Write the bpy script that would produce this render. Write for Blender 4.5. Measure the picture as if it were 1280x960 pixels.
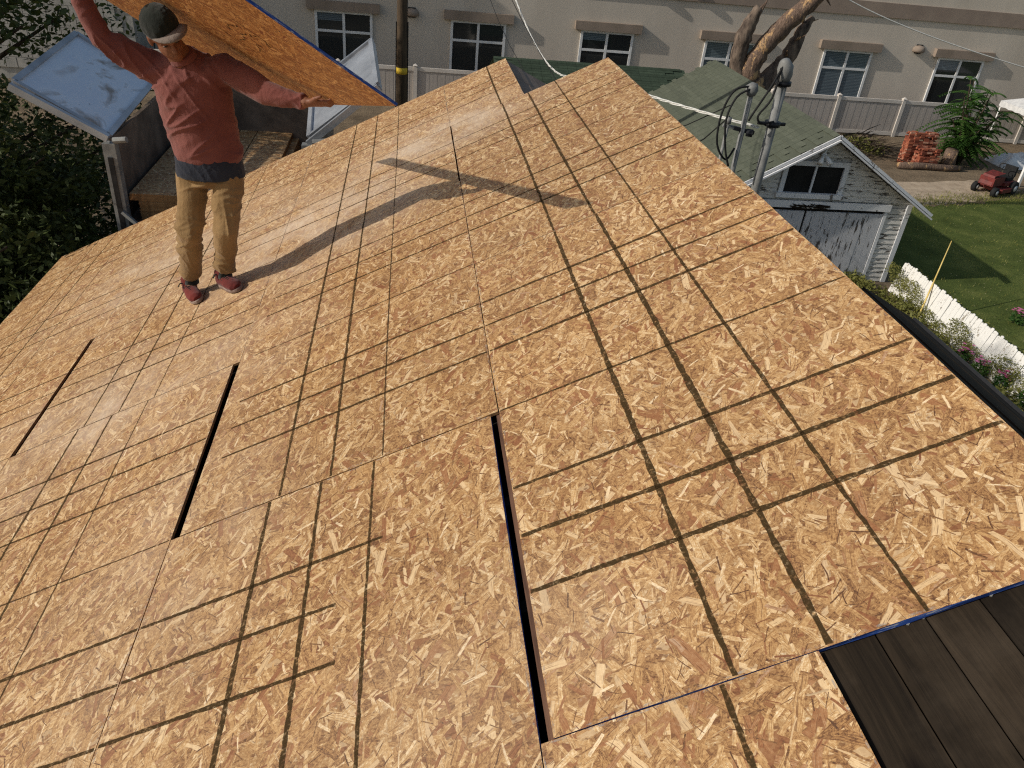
import bpy, bmesh, math, random
import numpy as np
from mathutils import Vector, Matrix, noise as mnoise
random.seed(7)
for o in list(bpy.data.objects): bpy.data.objects.remove(o)
S = bpy.context.scene
C = S.collection
R = math.radians

# ------------------------------------------------------------------ camera, sky, sun, exposure
cam_d = bpy.data.cameras.new('camera'); cam = bpy.data.objects.new('camera', cam_d); C.objects.link(cam)
cam_d.sensor_width = 36; cam_d.lens = 36 * 975.9 / 1280; cam_d.clip_start = .05; cam_d.clip_end = 2000
YAW, PITCH, ROLL = R(-9.446), R(32.442), R(5.832)
fw = Vector((-math.sin(YAW) * math.cos(PITCH), math.cos(YAW) * math.cos(PITCH), -math.sin(PITCH)))
rt = Vector((math.cos(YAW), math.sin(YAW), 0)); up = rt.cross(fw)
r2 = math.cos(ROLL) * rt + math.sin(ROLL) * up; u2 = -math.sin(ROLL) * rt + math.cos(ROLL) * up
m = Matrix((r2, u2, -fw)).transposed().to_4x4(); m.translation = (-.3287, -.9687, 1.5236)
cam.matrix_world = m
S.camera = cam

SUN = Vector((.862, .130, -.490)).normalized()            # the way the light travels
w = bpy.data.worlds.new('World'); S.world = w; w.use_nodes = True
nt = w.node_tree; nt.nodes.clear()
sky = nt.nodes.new('ShaderNodeTexSky'); sky.sky_type = 'NISHITA'; sky.sun_disc = False
sky.sun_elevation = math.asin(-SUN.z); sky.sun_rotation = math.atan2(-SUN.x, -SUN.y)
sky.air_density = 1.3; sky.dust_density = 2.0
bg = nt.nodes.new('ShaderNodeBackground'); bg.inputs['Strength'].default_value = .098
ow = nt.nodes.new('ShaderNodeOutputWorld')
nt.links.new(sky.outputs[0], bg.inputs[0]); nt.links.new(bg.outputs[0], ow.inputs[0])
sl = bpy.data.lights.new('sun', 'SUN'); sl.energy = 3.3; sl.angle = R(.55); sl.color = (1, .94, .85)
so = bpy.data.objects.new('sun', sl); C.objects.link(so)
so.rotation_euler = SUN.to_track_quat('-Z', 'Y').to_euler()
S.view_settings.view_transform = 'Standard'; S.view_settings.look = 'None'
S.view_settings.exposure = 0; S.view_settings.gamma = 1; S.view_settings.use_curve_mapping = False
S.render.engine = 'CYCLES'
S.cycles.use_denoising = False; S.cycles.filter_width = 1.2; S.cycles.use_adaptive_sampling = False; S.cycles.max_bounces = 6; S.cycles.sample_clamp_indirect = 4

# ------------------------------------------------------------------ helpers
IN = .0254
TH = R(26.593); CT, ST = math.cos(TH), math.sin(TH)
EV = Vector((CT, 0, ST)); EU = Vector((0, 1, 0)); EN = Vector((-ST, 0, CT))
ROOF = Matrix((EV, EU, EN)).transposed().to_4x4()
G = -6.65                                                # ground level

def lin(r, g, b):
    f = lambda c: (c / 255 / 12.92) if c / 255 <= .04045 else ((c / 255 + .055) / 1.055) ** 2.4
    return (f(r), f(g), f(b), 1)

class MB:
    def __init__(s): s.v = []; s.f = []; s.mi = []
    def add(s, vs, fs, mi=0):
        n = len(s.v); s.v += [tuple(v) for v in vs]; s.f += [tuple(i + n for i in f) for f in fs]; s.mi += [mi] * len(fs); return s
    def box(s, x0, x1, y0, y1, z0, z1, mi=0, M=None):
        vs = [Vector((x, y, z)) for z in (z0, z1) for y in (y0, y1) for x in (x0, x1)]
        if M is not None: vs = [M @ v for v in vs]
        return s.add(vs, [(0, 2, 3, 1), (4, 5, 7, 6), (0, 1, 5, 4), (2, 6, 7, 3), (0, 4, 6, 2), (1, 3, 7, 5)], mi)
    def bar(s, a, b, w, h, mi=0, upv=(0, 0, 1)):
        a = Vector(a); b = Vector(b); d = (b - a).normalized(); x = d.cross(Vector(upv))
        if x.length < 1e-4: x = d.cross(Vector((1, 0, 0)))
        x.normalize(); y = x.cross(d)
        vs = []
        for p in (a, b):
            for sx, sy in ((-1, -1), (1, -1), (1, 1), (-1, 1)): vs.append(p + x * sx * w / 2 + y * sy * h / 2)
        return s.add(vs, [(3, 2, 1, 0), (4, 5, 6, 7), (0, 1, 5, 4), (1, 2, 6, 5), (2, 3, 7, 6), (3, 0, 4, 7)], mi)
    def tube(s, pts, rad, n=10, mi=0, flat=1.0, side=None, jit=0):
        pts = [Vector(p) for p in pts]; k = len(pts)
        if not hasattr(rad, '__len__'): rad = [rad] * k
        vs = []; prev = Vector(side) if side is not None else None
        for i, p in enumerate(pts):
            d = (pts[min(i + 1, k - 1)] - pts[max(i - 1, 0)]).normalized()
            if prev is None: prev = d.cross(Vector((0, 0, 1)) if abs(d.z) < .9 else Vector((1, 0, 0)))
            x = (prev - d * prev.dot(d)).normalized(); y = d.cross(x); prev = x
            r = rad[i]
            rx, ry = r if hasattr(r, '__len__') else (r, r * flat)
            for j in range(n):
                a = 2 * math.pi * j / n; q = 1 + (random.uniform(-jit, jit) if jit else 0)
                vs.append(p + x * math.cos(a) * rx * q + y * math.sin(a) * ry * q)
        fs = [(i * n + j, i * n + (j + 1) % n, (i + 1) * n + (j + 1) % n, (i + 1) * n + j) for i in range(k - 1) for j in range(n)]
        fs += [tuple(range(n - 1, -1, -1)), tuple((k - 1) * n + j for j in range(n))]
        return s.add(vs, fs, mi)
    def ell(s, c, rx, ry, rz, M=None, mi=0, nu=14, nv=10):
        c = Vector(c); vs = []
        for i in range(nv + 1):
            t = math.pi * i / nv
            for j in range(nu):
                a = 2 * math.pi * j / nu
                q = Vector((rx * math.sin(t) * math.cos(a), ry * math.sin(t) * math.sin(a), rz * math.cos(t)))
                if M is not None: q = M @ q
                vs.append(c + q)
        fs = [(i * nu + j, (i + 1) * nu + j, (i + 1) * nu + (j + 1) % nu, i * nu + (j + 1) % nu) for i in range(nv) for j in range(nu)]
        return s.add(vs, fs, mi)
    def mesh(s, name):
        me = bpy.data.meshes.new(name); me.from_pydata(s.v, [], s.f); me.polygons.foreach_set('material_index', s.mi); me.update(); return me
    def build(s, name, mats, parent=None, smooth=False, mw=None):
        return link(name, s.mesh(name), mats, parent, smooth, mw)

def link(name, me, mats, parent=None, smooth=False, mw=None):
    if not isinstance(mats, (list, tuple)): mats = [mats]
    if len(me.materials) == 0:
        for mm in mats: me.materials.append(mm)
    if smooth: me.polygons.foreach_set('use_smooth', [True] * len(me.polygons))
    o = bpy.data.objects.new(name, me); C.objects.link(o)
    if parent is not None: o.parent = parent
    if mw is not None: o.matrix_basis = mw
    return o
def tag(o, label=None, cat=None, group=None, kind=None):
    if label: o['label'] = label
    if cat: o['category'] = cat
    if group: o['group'] = group
    if kind: o['kind'] = kind
    return o
def empty(name, loc, label, cat, group=None, rz=0):
    o = bpy.data.objects.new(name, None); C.objects.link(o); o.location = loc; o.rotation_euler = (0, 0, rz); o.empty_display_size = .1
    return tag(o, label, cat, group)
def at(o, loc):                                          # matrix that undoes a parent's translation
    return Matrix.Translation(-Vector(loc))

# ---- materials
class NB:
    def __init__(s, name):
        s.m = bpy.data.materials.new(name); s.m.use_nodes = True; s.t = s.m.node_tree; s.t.nodes.clear()
        s.out = s.n('ShaderNodeOutputMaterial'); s.p = s.n('ShaderNodeBsdfPrincipled'); s.l(s.p.outputs[0], s.out.inputs[0])
    def n(s, t, **k):
        x = s.t.nodes.new(t)
        for a, b in k.items(): setattr(x, a, b)
        return x
    def l(s, a, b): s.t.links.new(a, b)
    def val(s, sock, v):
        if hasattr(v, 'is_output'): s.l(v, sock)
        else: sock.default_value = v
    def math(s, op, a, b=0.0, c=None, clamp=False):
        x = s.n('ShaderNodeMath', operation=op, use_clamp=clamp); s.val(x.inputs[0], a); s.val(x.inputs[1], b)
        if c is not None: s.val(x.inputs[2], c)
        return x.outputs[0]
    def mix(s, f, a, b, bt='MIX'):
        x = s.n('ShaderNodeMix', data_type='RGBA', blend_type=bt); s.val(x.inputs[0], f); s.val(x.inputs[6], a); s.val(x.inputs[7], b); return x.outputs[2]
    def ramp(s, f, stops, interp='LINEAR'):
        x = s.n('ShaderNodeValToRGB'); x.color_ramp.interpolation = interp; e = x.color_ramp.elements
        while len(e) < len(stops): e.new(.5)
        for q, (p, c) in zip(e, stops): q.position = p; q.color = c if hasattr(c, '__len__') else (c, c, c, 1)
        s.val(x.inputs[0], f); return x.outputs[0]
    def coord(s, kind='Object'): return s.n('ShaderNodeTexCoord').outputs[kind]
    def pos(s): return s.n('ShaderNodeNewGeometry').outputs['Position']
    def map(s, v, scale=(1, 1, 1), rot=(0, 0, 0), loc=(0, 0, 0)):
        x = s.n('ShaderNodeMapping'); s.l(v, x.inputs[0]); x.inputs[1].default_value = loc; x.inputs[2].default_value = rot; x.inputs[3].default_value = scale; return x.outputs[0]
    def noise(s, v, scale, detail=3, rough=.55, dist=0, out=0):
        x = s.n('ShaderNodeTexNoise'); s.l(v, x.inputs['Vector']); x.inputs['Scale'].default_value = scale; x.inputs['Detail'].default_value = detail
        x.inputs['Roughness'].default_value = rough; x.inputs['Distortion'].default_value = dist; return x.outputs[out]
    def voro(s, v, scale, feat='F1', dim='2D', rnd=1.0):
        x = s.n('ShaderNodeTexVoronoi', feature=feat, voronoi_dimensions=dim); s.l(v, x.inputs['Vector']); x.inputs['Scale'].default_value = scale
        x.inputs['Randomness'].default_value = rnd; return x
    def bump(s, h, st=.3, d=.01):
        x = s.n('ShaderNodeBump'); x.inputs['Strength'].default_value = st; x.inputs['Distance'].default_value = d; s.l(h, x.inputs['Height']); s.l(x.outputs[0], s.p.inputs['Normal'])
    def fin(s, col=None, rough=.8, metal=0, spec=.3):
        if col is not None: s.val(s.p.inputs['Base Color'], col)
        s.val(s.p.inputs['Roughness'], rough); s.p.inputs['Metallic'].default_value = metal; s.p.inputs['Specular IOR Level'].default_value = spec
        return s.m

def rough_mat(name, a, b, scale=4, detail=5, rough=.85, bump=.2, bscale=None, stretch=(1, 1, 1), metal=0, spec=.3, lo=.35, hi=.65, world=False):
    k = NB(name); v = k.map(k.pos() if world else k.coord(), stretch)
    f = k.noise(v, scale, detail, .6); c = k.ramp(f, [(lo, a), (hi, b)])
    if bump: k.bump(k.noise(v, bscale or scale * 6, 4, .6), bump, .01)
    return k.fin(c, rough, metal, spec)

OSB_PAL = [(0, lin(76, 50, 32)), (.10, lin(107, 73, 45)), (.20, lin(139, 100, 63)), (.32, lin(159, 119, 76)), (.43, lin(173, 134, 88)), (.55, lin(184, 146, 98)),
           (.67, lin(194, 158, 110)), (.79, lin(206, 174, 128)), (.90, lin(220, 193, 152)), (1, lin(236, 216, 184))]
def osb_mat(name, warm=1.0, dust=True, tint=None):
    k = NB(name)
    oi = k.n('ShaderNodeObjectInfo'); off = k.n('ShaderNodeCombineXYZ')
    k.l(k.math('MULTIPLY', oi.outputs['Random'], 37.0), off.inputs[0]); k.l(k.math('MULTIPLY', oi.outputs['Random'], 91.0), off.inputs[1])
    va = k.n('ShaderNodeVectorMath', operation='ADD'); k.l(k.coord(), va.inputs[0]); k.l(off.outputs[0], va.inputs[1]); v0 = va.outputs[0]
    nz = k.n('ShaderNodeTexNoise'); k.l(v0, nz.inputs['Vector']); nz.inputs['Scale'].default_value = 9; nz.inputs['Detail'].default_value = 2
    sub = k.n('ShaderNodeVectorMath', operation='SUBTRACT'); k.l(nz.outputs['Color'], sub.inputs[0]); sub.inputs[1].default_value = (.5, .5, .5)
    scl = k.n('ShaderNodeVectorMath', operation='SCALE'); k.l(sub.outputs[0], scl.inputs[0]); scl.inputs['Scale'].default_value = .02
    vd = k.n('ShaderNodeVectorMath', operation='ADD'); k.l(v0, vd.inputs[0]); k.l(scl.outputs[0], vd.inputs[1]); v = vd.outputs[0]
    base = k.voro(k.map(v, (16, 42, 1), (0, 0, R(78))), 1.0); bs = k.n('ShaderNodeSeparateColor'); k.l(base.outputs['Color'], bs.inputs[0])
    l0 = k.n('ShaderNodeSeparateXYZ'); k.l(k.map(v, (14, 36, 1), (0, 0, R(78))), l0.inputs[0])
    c0 = k.n('ShaderNodeCombineXYZ'); k.l(l0.outputs[0], c0.inputs[0]); k.l(k.math('MULTIPLY', l0.outputs[1], .7), c0.inputs[1]); k.l(bs.outputs[0], c0.inputs[2]); st = c0.outputs[0]
    # layers of thin strands, each with its own place, turn, length, width and tone; st carries (along, across, tone) of the topmost strand
    for i, (scl_, lx, ly0, ly1, spread, keep) in enumerate(((11, .62, .10, .16, 2.2, .9), (16, .62, .08, .16, 2.4, .9), (12, .60, .07, .14, 1.6, .9), (19, .60, .09, .17, 2.8, .9), (15, .58, .06, .13, 2.0, .85),
            (23, .60, .08, .15, 3.1, .8), (10, .60, .05, .12, 1.8, .8), (14, .56, .05, .15, 2.3, .6), (21, .60, .03, .08, 2.4, .7), (9, .5, .04, .12, 2.6, .22), (25, .60, .02, .06, 3.0, .22), (19, .62, .03, .09, 2.4, -.13), (30, .60, .015, .05, 2.6, .30))):
        mv = k.map(v, (scl_, scl_, 1), (0, 0, R(31 * i)), (i * 3.71, i * 7.13, 0))
        vo = k.voro(mv, 1.0); sc_ = k.n('ShaderNodeSeparateColor'); k.l(vo.outputs['Color'], sc_.inputs[0])
        dv = k.n('ShaderNodeVectorMath', operation='SUBTRACT'); k.l(mv, dv.inputs[0]); k.l(vo.outputs['Position'], dv.inputs[1])
        ang = k.math('MULTIPLY_ADD', k.math('SUBTRACT', .5, sc_.outputs[0]), spread, -R(31 * i + 78))
        ro = k.n('ShaderNodeVectorRotate', rotation_type='Z_AXIS'); k.l(dv.outputs[0], ro.inputs['Vector']); k.l(ang, ro.inputs['Angle'])
        sx = k.n('ShaderNodeSeparateXYZ'); k.l(ro.outputs[0], sx.inputs[0])
        fr = k.math('FRACT', k.math('MULTIPLY', sc_.outputs[2], 17.3))
        rel = k.math('DIVIDE', sx.outputs[1], k.math('MULTIPLY_ADD', fr, ly1 - ly0, ly0))
        msk = k.math('MULTIPLY', k.math('LESS_THAN', k.math('ABSOLUTE', rel), 1.0), k.math('LESS_THAN', k.math('ABSOLUTE', sx.outputs[0]), lx))
        msk = k.math('MULTIPLY', msk, k.math('LESS_THAN', sc_.outputs[2], abs(keep)))
        cv = k.n('ShaderNodeCombineXYZ'); k.l(sx.outputs[0], cv.inputs[0]); k.l(rel, cv.inputs[1])
        if ly1 < .061 or keep < 0: k.val(cv.inputs[2], k.math('MULTIPLY_ADD', sc_.outputs[1], .4, -.42 if keep > 0 else 1.05))   # dark slivers, pale splinters
        else: k.l(sc_.outputs[1], cv.inputs[2])
        vm = k.n('ShaderNodeMix', data_type='VECTOR'); k.l(msk, vm.inputs[0]); k.l(st, vm.inputs[4]); k.l(cv.outputs[0], vm.inputs[5]); st = vm.outputs[1]
    fin = k.n('ShaderNodeSeparateXYZ'); k.l(st, fin.inputs[0]); tone = fin.outputs[2]
    gr = k.noise(k.map(st, (4, 9, 60)), 1.0, 4, .8)
    sp = k.noise(v0, 110, 4, .85)
    tone = k.math('MULTIPLY_ADD', tone, .54, .23)
    tone = k.math('ADD', tone, k.math('MULTIPLY', k.math('SUBTRACT', gr, .5), 1.75))
    tone = k.math('ADD', tone, k.math('MULTIPLY', k.math('SUBTRACT', sp, .5), 1.6))
    col = k.ramp(tone, OSB_PAL)
    red = k.math('FRACT', k.math('MULTIPLY', fin.outputs[2], 23.7))
    col = k.mix(k.math('MULTIPLY', k.math('LESS_THAN', red, .12), .62), col, lin(136, 82, 52))
    col = k.mix(k.math('MULTIPLY', k.math('GREATER_THAN', red, .94), .6), col, lin(226, 200, 160))
    col = k.mix(k.math('MULTIPLY', k.math('GREATER_THAN', fin.outputs[1], .8), .30), col, lin(110, 74, 44))  # relief shadow painted along one side of each strand
    sl_ = k.ramp(k.noise(k.map(st, (1.5, 3.5, 90)), 1.0, 3, .6), [(.57, 0), (.62, 1)])
    col = k.mix(k.math('MULTIPLY', sl_, .72), col, lin(104, 66, 38))
    ochre = k.ramp(k.noise(v0, 4.2, 4, .6), [(.40, 0), (.68, 1)])
    col = k.mix(k.math('MULTIPLY', ochre, .34), col, k.mix(1, col, (1.0, .90, .70, 1), 'MULTIPLY'))
    # splits and shadow lines between strands
    for ang, a, b, th_, amt in ():
        e = k.voro(k.map(v, (b, a, 1), (0, 0, R(ang)), (3.3, 1.7, 0)), 1.0, 'DISTANCE_TO_EDGE')
        ln = k.math('LESS_THAN', e.outputs['Distance'], th_)
        pm = k.ramp(k.noise(v, 22, 2), [(.56, 0), (.62, 1)])
        col = k.mix(k.math('MULTIPLY', k.math('MULTIPLY', ln, pm), amt), col, lin(92, 58, 36))
    big = k.ramp(k.noise(v0, 2.2, 3), [(.3, (.92, .90, .87, 1)), (.7, (1.06, 1.04, 1.0, 1))])
    col = k.mix(1.0, col, big, 'MULTIPLY')
    pv = k.math('MULTIPLY_ADD', oi.outputs['Random'], .20, .90)
    cb = k.n('ShaderNodeCombineColor'); [k.l(pv, cb.inputs[q]) for q in range(3)]
    col = k.mix(1.0, col, cb.outputs[0], 'MULTIPLY')
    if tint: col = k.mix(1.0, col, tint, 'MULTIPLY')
    if dust:                                              # trodden sawdust lying on the boards
        P = k.pos(); d = None
        for (cx, cy, rx, ry, a, amt) in ((-.95, 4.0, .85, 1.0, 0, 1.0), (-.1, 4.8, .85, .6, 0, .9), (-2.0, 4.6, 1.0, 1.1, 0, .7), (-1.75, 2.55, 1.1, .8, 0, .65), (-1.15, 1.2, .5, .9, 0, .3), (-.1, .25, .5, .3, 0, .2)):
            q = k.n('ShaderNodeVectorMath', operation='LENGTH'); k.l(k.map(P, (1 / rx, 1 / ry, 0), (0, 0, 0), (-cx / rx, -cy / ry, 0)), q.inputs[0])
            g = k.math('MULTIPLY', k.math('SUBTRACT', 1.15, q.outputs['Value'], clamp=True), amt)
            d = g if d is None else k.math('MAXIMUM', d, g)
        wn = k.math('MULTIPLY', k.ramp(k.noise(P, 3.5, 5, .65), [(.3, .0), (.75, 1)]), k.ramp(k.noise(k.map(P, (14, 3, 14)), 3, 4, .7), [(.3, .55), (.75, 1)]))
        col = k.mix(k.math('MULTIPLY', d, k.math('MULTIPLY', wn, 1.5), clamp=True), col, lin(204, 184, 160))
    k.bump(k.noise(k.map(v0, (30, 75, 1), (0, 0, R(78))), 1.0, 3, .6), .3, .004)
    return k.fin(col, .62, 0, .45)

M = {}
M['osb'] = osb_mat('osb')
M['osb_under'] = osb_mat('osb_sheet', dust=False, tint=(1.0, .80, .58, 1))  # orange tint puts light bounced off the roof into the sheet's colour
k = NB('osb_edge'); f = k.noise(k.map(k.coord(), (30, 30, 200)), 1, 3)
M['edge_tan'] = k.fin(k.ramp(f, [(.35, lin(120, 84, 52)), (.65, lin(178, 134, 88))]), .85)
k = NB('blue_edge'); f = k.noise(k.map(k.coord(), (9, 9, 60)), 2.2, 4, .7)
M['edge_blue'] = k.fin(k.ramp(f, [(.40, lin(28, 58, 128)), (.56, lin(52, 84, 150)), (.64, lin(170, 170, 168))]), .7)
def ink(name, col, alpha, sc, lo, hi):
    k = NB(name); v = k.pos(); f = k.noise(v, sc, 5, .7)
    k.l(k.math('MULTIPLY', k.ramp(f, [(lo, 0), (hi, 1)]), alpha), k.p.inputs['Alpha'])
    return k.fin(col, .9, 0, .1)
M['ink'] = ink('chalk_ink', lin(66, 51, 30), .88, 90, .28, .52)
M['ink_thin'] = ink('chalk_ink_faint', lin(72, 55, 36), .82, 60, .28, .50)
M['edge_paint'] = ink('worn_edge_paint', lin(176, 172, 166), .5, 45, .5, .66)

def wood_mat(name, cols, sc=(3, 60, 30), rough=.85, bump=.4):
    k = NB(name); v = k.map(k.coord(), sc); f = k.noise(v, 1, 6, .65, .6)
    c = k.ramp(f, [(.3 + .4 * i / (len(cols) - 1), q) for i, q in enumerate(cols)])
    oi = k.n('ShaderNodeObjectInfo'); pv = k.math('MULTIPLY_ADD', oi.outputs['Random'], .5, .75); cb = k.n('ShaderNodeCombineColor'); [k.l(pv, cb.inputs[q]) for q in range(3)]
    c = k.mix(1, c, cb.outputs[0], 'MULTIPLY'); k.bump(f, bump, .01); return k.fin(c, rough)
k = NB('old_deck'); v = k.map(k.coord(), (40, 2.5, 30)); f = k.noise(v, 1, 6, .65, .6); oi = k.n('ShaderNodeObjectInfo'); g = k.noise(k.coord(), 3.5, 5, .7); kn = k.voro(k.map(k.coord(), (5, 1.6, 1)), 1.0)
c = k.ramp(f, [(.3, lin(24, 19, 14)), (.5, lin(37, 30, 22)), (.7, lin(50, 41, 31))]); c = k.mix(k.ramp(g, [(.48, 0), (.72, .55)]), c, lin(62, 53, 43)); c = k.mix(k.ramp(kn.outputs['Distance'], [(.05, .9), (.12, 0)]), c, lin(20, 14, 10))
pv = k.math('MULTIPLY_ADD', oi.outputs['Random'], .6, .7); cb = k.n('ShaderNodeCombineColor'); [k.l(pv, cb.inputs[q]) for q in range(3)]; c = k.mix(1, c, cb.outputs[0], 'MULTIPLY'); k.bump(f, .5, .01); M['old_deck'] = k.fin(c, .9, 0, .15)
M['wood'] = wood_mat('framing_wood', [lin(120, 85, 55), lin(170, 125, 85)])
M['wood_old'] = wood_mat('old_brown_wood', [lin(70, 48, 36), lin(104, 74, 56), lin(126, 92, 70)], (30, 3, 30))
M['attic'] = rough_mat('attic_shade', lin(20, 16, 13), lin(30, 24, 20), bump=0)  # near-black for rafters and roof space: their shade is in the colour

def peel_mat(name, white, under, lo, hi, sc, st):
    k = NB(name); v = k.map(k.pos(), st); f = k.noise(v, sc, 6, .68); n2 = k.noise(k.pos(), .7, 3)
    msk = k.ramp(k.math('ADD', f, k.math('MULTIPLY', k.math('SUBTRACT', n2, .5), .35)), [(lo, 0), (hi, 1)])
    c = k.mix(msk, white, under); k.bump(k.math('SUBTRACT', 1, msk), .4, .01); return k.fin(c, .85)
M['peel'] = peel_mat('peeling_white_paint', lin(204, 200, 192), lin(84, 78, 72), .56, .60, 4.5, (.8, 1, 4))
M['peel_v'] = peel_mat('peeling_door_paint', lin(184, 184, 186), lin(74, 69, 65), .565, .60, 4, (3.2, 3, .6))
M['peel_trim'] = peel_mat('worn_white_trim', lin(214, 214, 214), lin(110, 104, 98), .60, .64, 6, (1, 1, 1))
M['white'] = rough_mat('white_paint', lin(225, 224, 220), lin(240, 239, 236), bump=.05)
M['picket'] = peel_mat('weathered_picket', lin(226, 224, 218), lin(150, 142, 128), .60, .66, 9, (1, 1, .6))
M['vinyl'] = rough_mat('vinyl_fence', lin(196, 188, 178), lin(208, 201, 192), 1.2, bump=.03, rough=.6)
M['vinyl_panel'] = rough_mat('vinyl_panel', lin(168, 160, 152), lin(180, 172, 164), 1.2, bump=.03, rough=.6)
k = NB('stucco'); v = k.pos(); f = k.noise(k.map(v, (1, 1, .25)), .55, 5, .6)
k.bump(k.noise(v, 18, 3, .6), .10, .02)
M['stucco'] = k.fin(k.ramp(f, [(.3, lin(188, 177, 162)), (.7, lin(206, 195, 180))]), .95)
M['band'] = rough_mat('stucco_band', lin(140, 124, 112), lin(154, 138, 124), 1, bump=.3, bscale=30, world=True)
M['lintel'] = rough_mat('stone_lintel', lin(134, 120, 106), lin(150, 134, 120), 1.5, bump=.3, bscale=25)
M['block'] = rough_mat('grey_block', lin(150, 148, 142), lin(176, 172, 164), 3, bump=.4, bscale=40, world=True)
k = NB('window_glass'); oi = k.n('ShaderNodeObjectInfo'); 
M['glass'] = k.fin(k.ramp(oi.outputs['Random'], [(0, lin(30, 34, 36)), (1, lin(52, 56, 56))]), .08, 0, .6)
k = NB('blind_glass'); zz = k.n('ShaderNodeSeparateXYZ'); k.l(k.pos(), zz.inputs[0])
sw = k.math('SINE', k.math('MULTIPLY', zz.outputs[2], 95)); M['blinds'] = k.fin(k.ramp(sw, [(.2, lin(78, 90, 98)), (.8, lin(112, 124, 130))]), .15, 0, .6)
M['dusty_glass'] = rough_mat('dusty_dark_glass', lin(20, 21, 22), lin(36, 36, 36), 3, bump=0, rough=.6, spec=.15)
M['frame'] = rough_mat('window_frame_white', lin(214, 214, 212), lin(226, 226, 224), bump=0, rough=.5)
def shingle(name, a, b, c_):
    k = NB(name); oi = k.n('ShaderNodeObjectInfo'); f = k.noise(k.pos(), 7, 5, .75); g = k.noise(k.pos(), .6, 3)
    c = k.ramp(k.math('ADD', k.math('MULTIPLY', f, .7), k.math('MULTIPLY_ADD', oi.outputs['Random'], .22, k.math('MULTIPLY', g, .2))), [(.35, a), (.6, b), (.85, c_)])
    k.bump(k.noise(k.pos(), 120, 2), .5, .01); return k.fin(c, .95, 0, .15)
M['shingle'] = shingle('green_shingle', lin(80, 84, 72), lin(90, 94, 80), lin(102, 105, 92))
M['shingle_dark'] = shingle('dark_green_shingle', lin(48, 58, 46), lin(60, 72, 58), lin(74, 86, 70))
M['shingle_grey'] = shingle('grey_brown_shingle', lin(98, 86, 78), lin(122, 108, 98), lin(140, 126, 114))
M['galv'] = rough_mat('galvanised_steel', lin(112, 112, 110), lin(146, 146, 142), 8, metal=.25, rough=.7, bump=.12)
M['alu'] = rough_mat('sheet_aluminium', lin(150, 152, 156), lin(184, 186, 190), 2.5, metal=.6, rough=.42, bump=.2, bscale=6)
k = NB('scuffed_panel'); v = k.pos(); f = k.noise(k.map(v, (2.2, 1.1, 2)), 1.6, 4, .6, .8); g = k.noise(v, 26, 4, .7)
c = k.ramp(f, [(.40, lin(206, 212, 222)), (.55, lin(214, 219, 226)), (.68, lin(150, 140, 132))]); c = k.mix(k.ramp(g, [(.66, 0), (.72, .85)]), c, lin(70, 68, 68))
k.bump(k.noise(k.map(v, (5, 2.5, 5)), 1.3, 4, .6), .35, .03)
M['scuffed'] = k.fin(c, k.ramp(f, [(.3, .28), (.7, .55)]), .3, .5)
M['rust_in'] = rough_mat('brown_bin_inside', lin(88, 76, 66), lin(128, 112, 98), 3, rough=.7, metal=.2)
M['dark_metal'] = rough_mat('dark_metal', lin(30, 30, 32), lin(52, 52, 54), 6, rough=.5, metal=.3)
M['rubber'] = rough_mat('black_rubber', lin(22, 22, 22), lin(36, 36, 36), 9, rough=.8)
M['cable_w'] = rough_mat('pale_cable', lin(200, 198, 190), lin(224, 222, 214), 20, bump=.2)
M['cable_b'] = rough_mat('black_cable', lin(24, 24, 24), lin(40, 40, 40), 20, bump=.1)
M['pole'] = rough_mat('pole_wood', lin(54, 44, 34), lin(92, 76, 58), 5, 6, stretch=(3, 3, .3), bump=.5)
k = NB('dead_bark'); v = k.pos(); f = k.noise(k.map(v, (2.6, 2.6, 1.2)), 1.4, 6, .7); g = k.noise(k.map(v, (8, 8, 2)), 2, 5, .7)
bark = k.ramp(g, [(.3, lin(70, 56, 48)), (.7, lin(134, 112, 96))]); bare = k.ramp(g, [(.3, lin(158, 122, 84)), (.7, lin(204, 170, 126))])
k.bump(g, .9, .06); M['bark'] = k.fin(k.mix(k.ramp(f, [(.54, 0), (.58, 1)]), bark, bare), .9)
M['bark_grey'] = rough_mat('grey_dead_bark', lin(62, 52, 46), lin(128, 112, 98), 3.5, 7, stretch=(2, 2, .7), bump=1.0, bscale=9)
M['trunk'] = rough_mat('tree_bark', lin(48, 40, 32), lin(86, 72, 58), 5, 6, stretch=(2, 2, .5), bump=.7)
def leaf(name, a, b, tr=.35):
    k = NB(name); oi = k.noise(k.pos(), 2.2, 3); c = k.ramp(oi, [(.3, a), (.7, b)])
    t = k.n('ShaderNodeBsdfTranslucent'); k.l(c, t.inputs[0]); mx = k.n('ShaderNodeMixShader'); mx.inputs[0].default_value = tr
    k.l(k.p.outputs[0], mx.inputs[1]); k.l(t.outputs[0], mx.inputs[2]); k.l(mx.outputs[0], k.out.inputs[0]); return k.fin(c, .6, 0, .3)
M['leaf_dark'] = leaf('dark_leaves', lin(46, 56, 26), lin(84, 96, 46), .2)
M['leaf_mid'] = leaf('green_leaves', lin(46, 78, 34), lin(84, 118, 52))
M['leaf_dry'] = leaf('olive_leaves', lin(92, 96, 44), lin(150, 148, 82))
M['pink'] = leaf('pink_petals', lin(196, 92, 140), lin(226, 140, 180), .2)
k = NB('red_brick'); oi = k.n('ShaderNodeObjectInfo'); f = k.noise(k.pos(), 14, 5, .7)
c = k.ramp(k.math('ADD', k.math('MULTIPLY', oi.outputs['Random'], .6), k.math('MULTIPLY', f, .45)), [(.15, lin(92, 50, 40)), (.45, lin(140, 76, 56)), (.7, lin(164, 98, 72)), (.92, lin(176, 150, 130))])
k.bump(f, .5, .01); M['brick'] = k.fin(c, .9)
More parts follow.
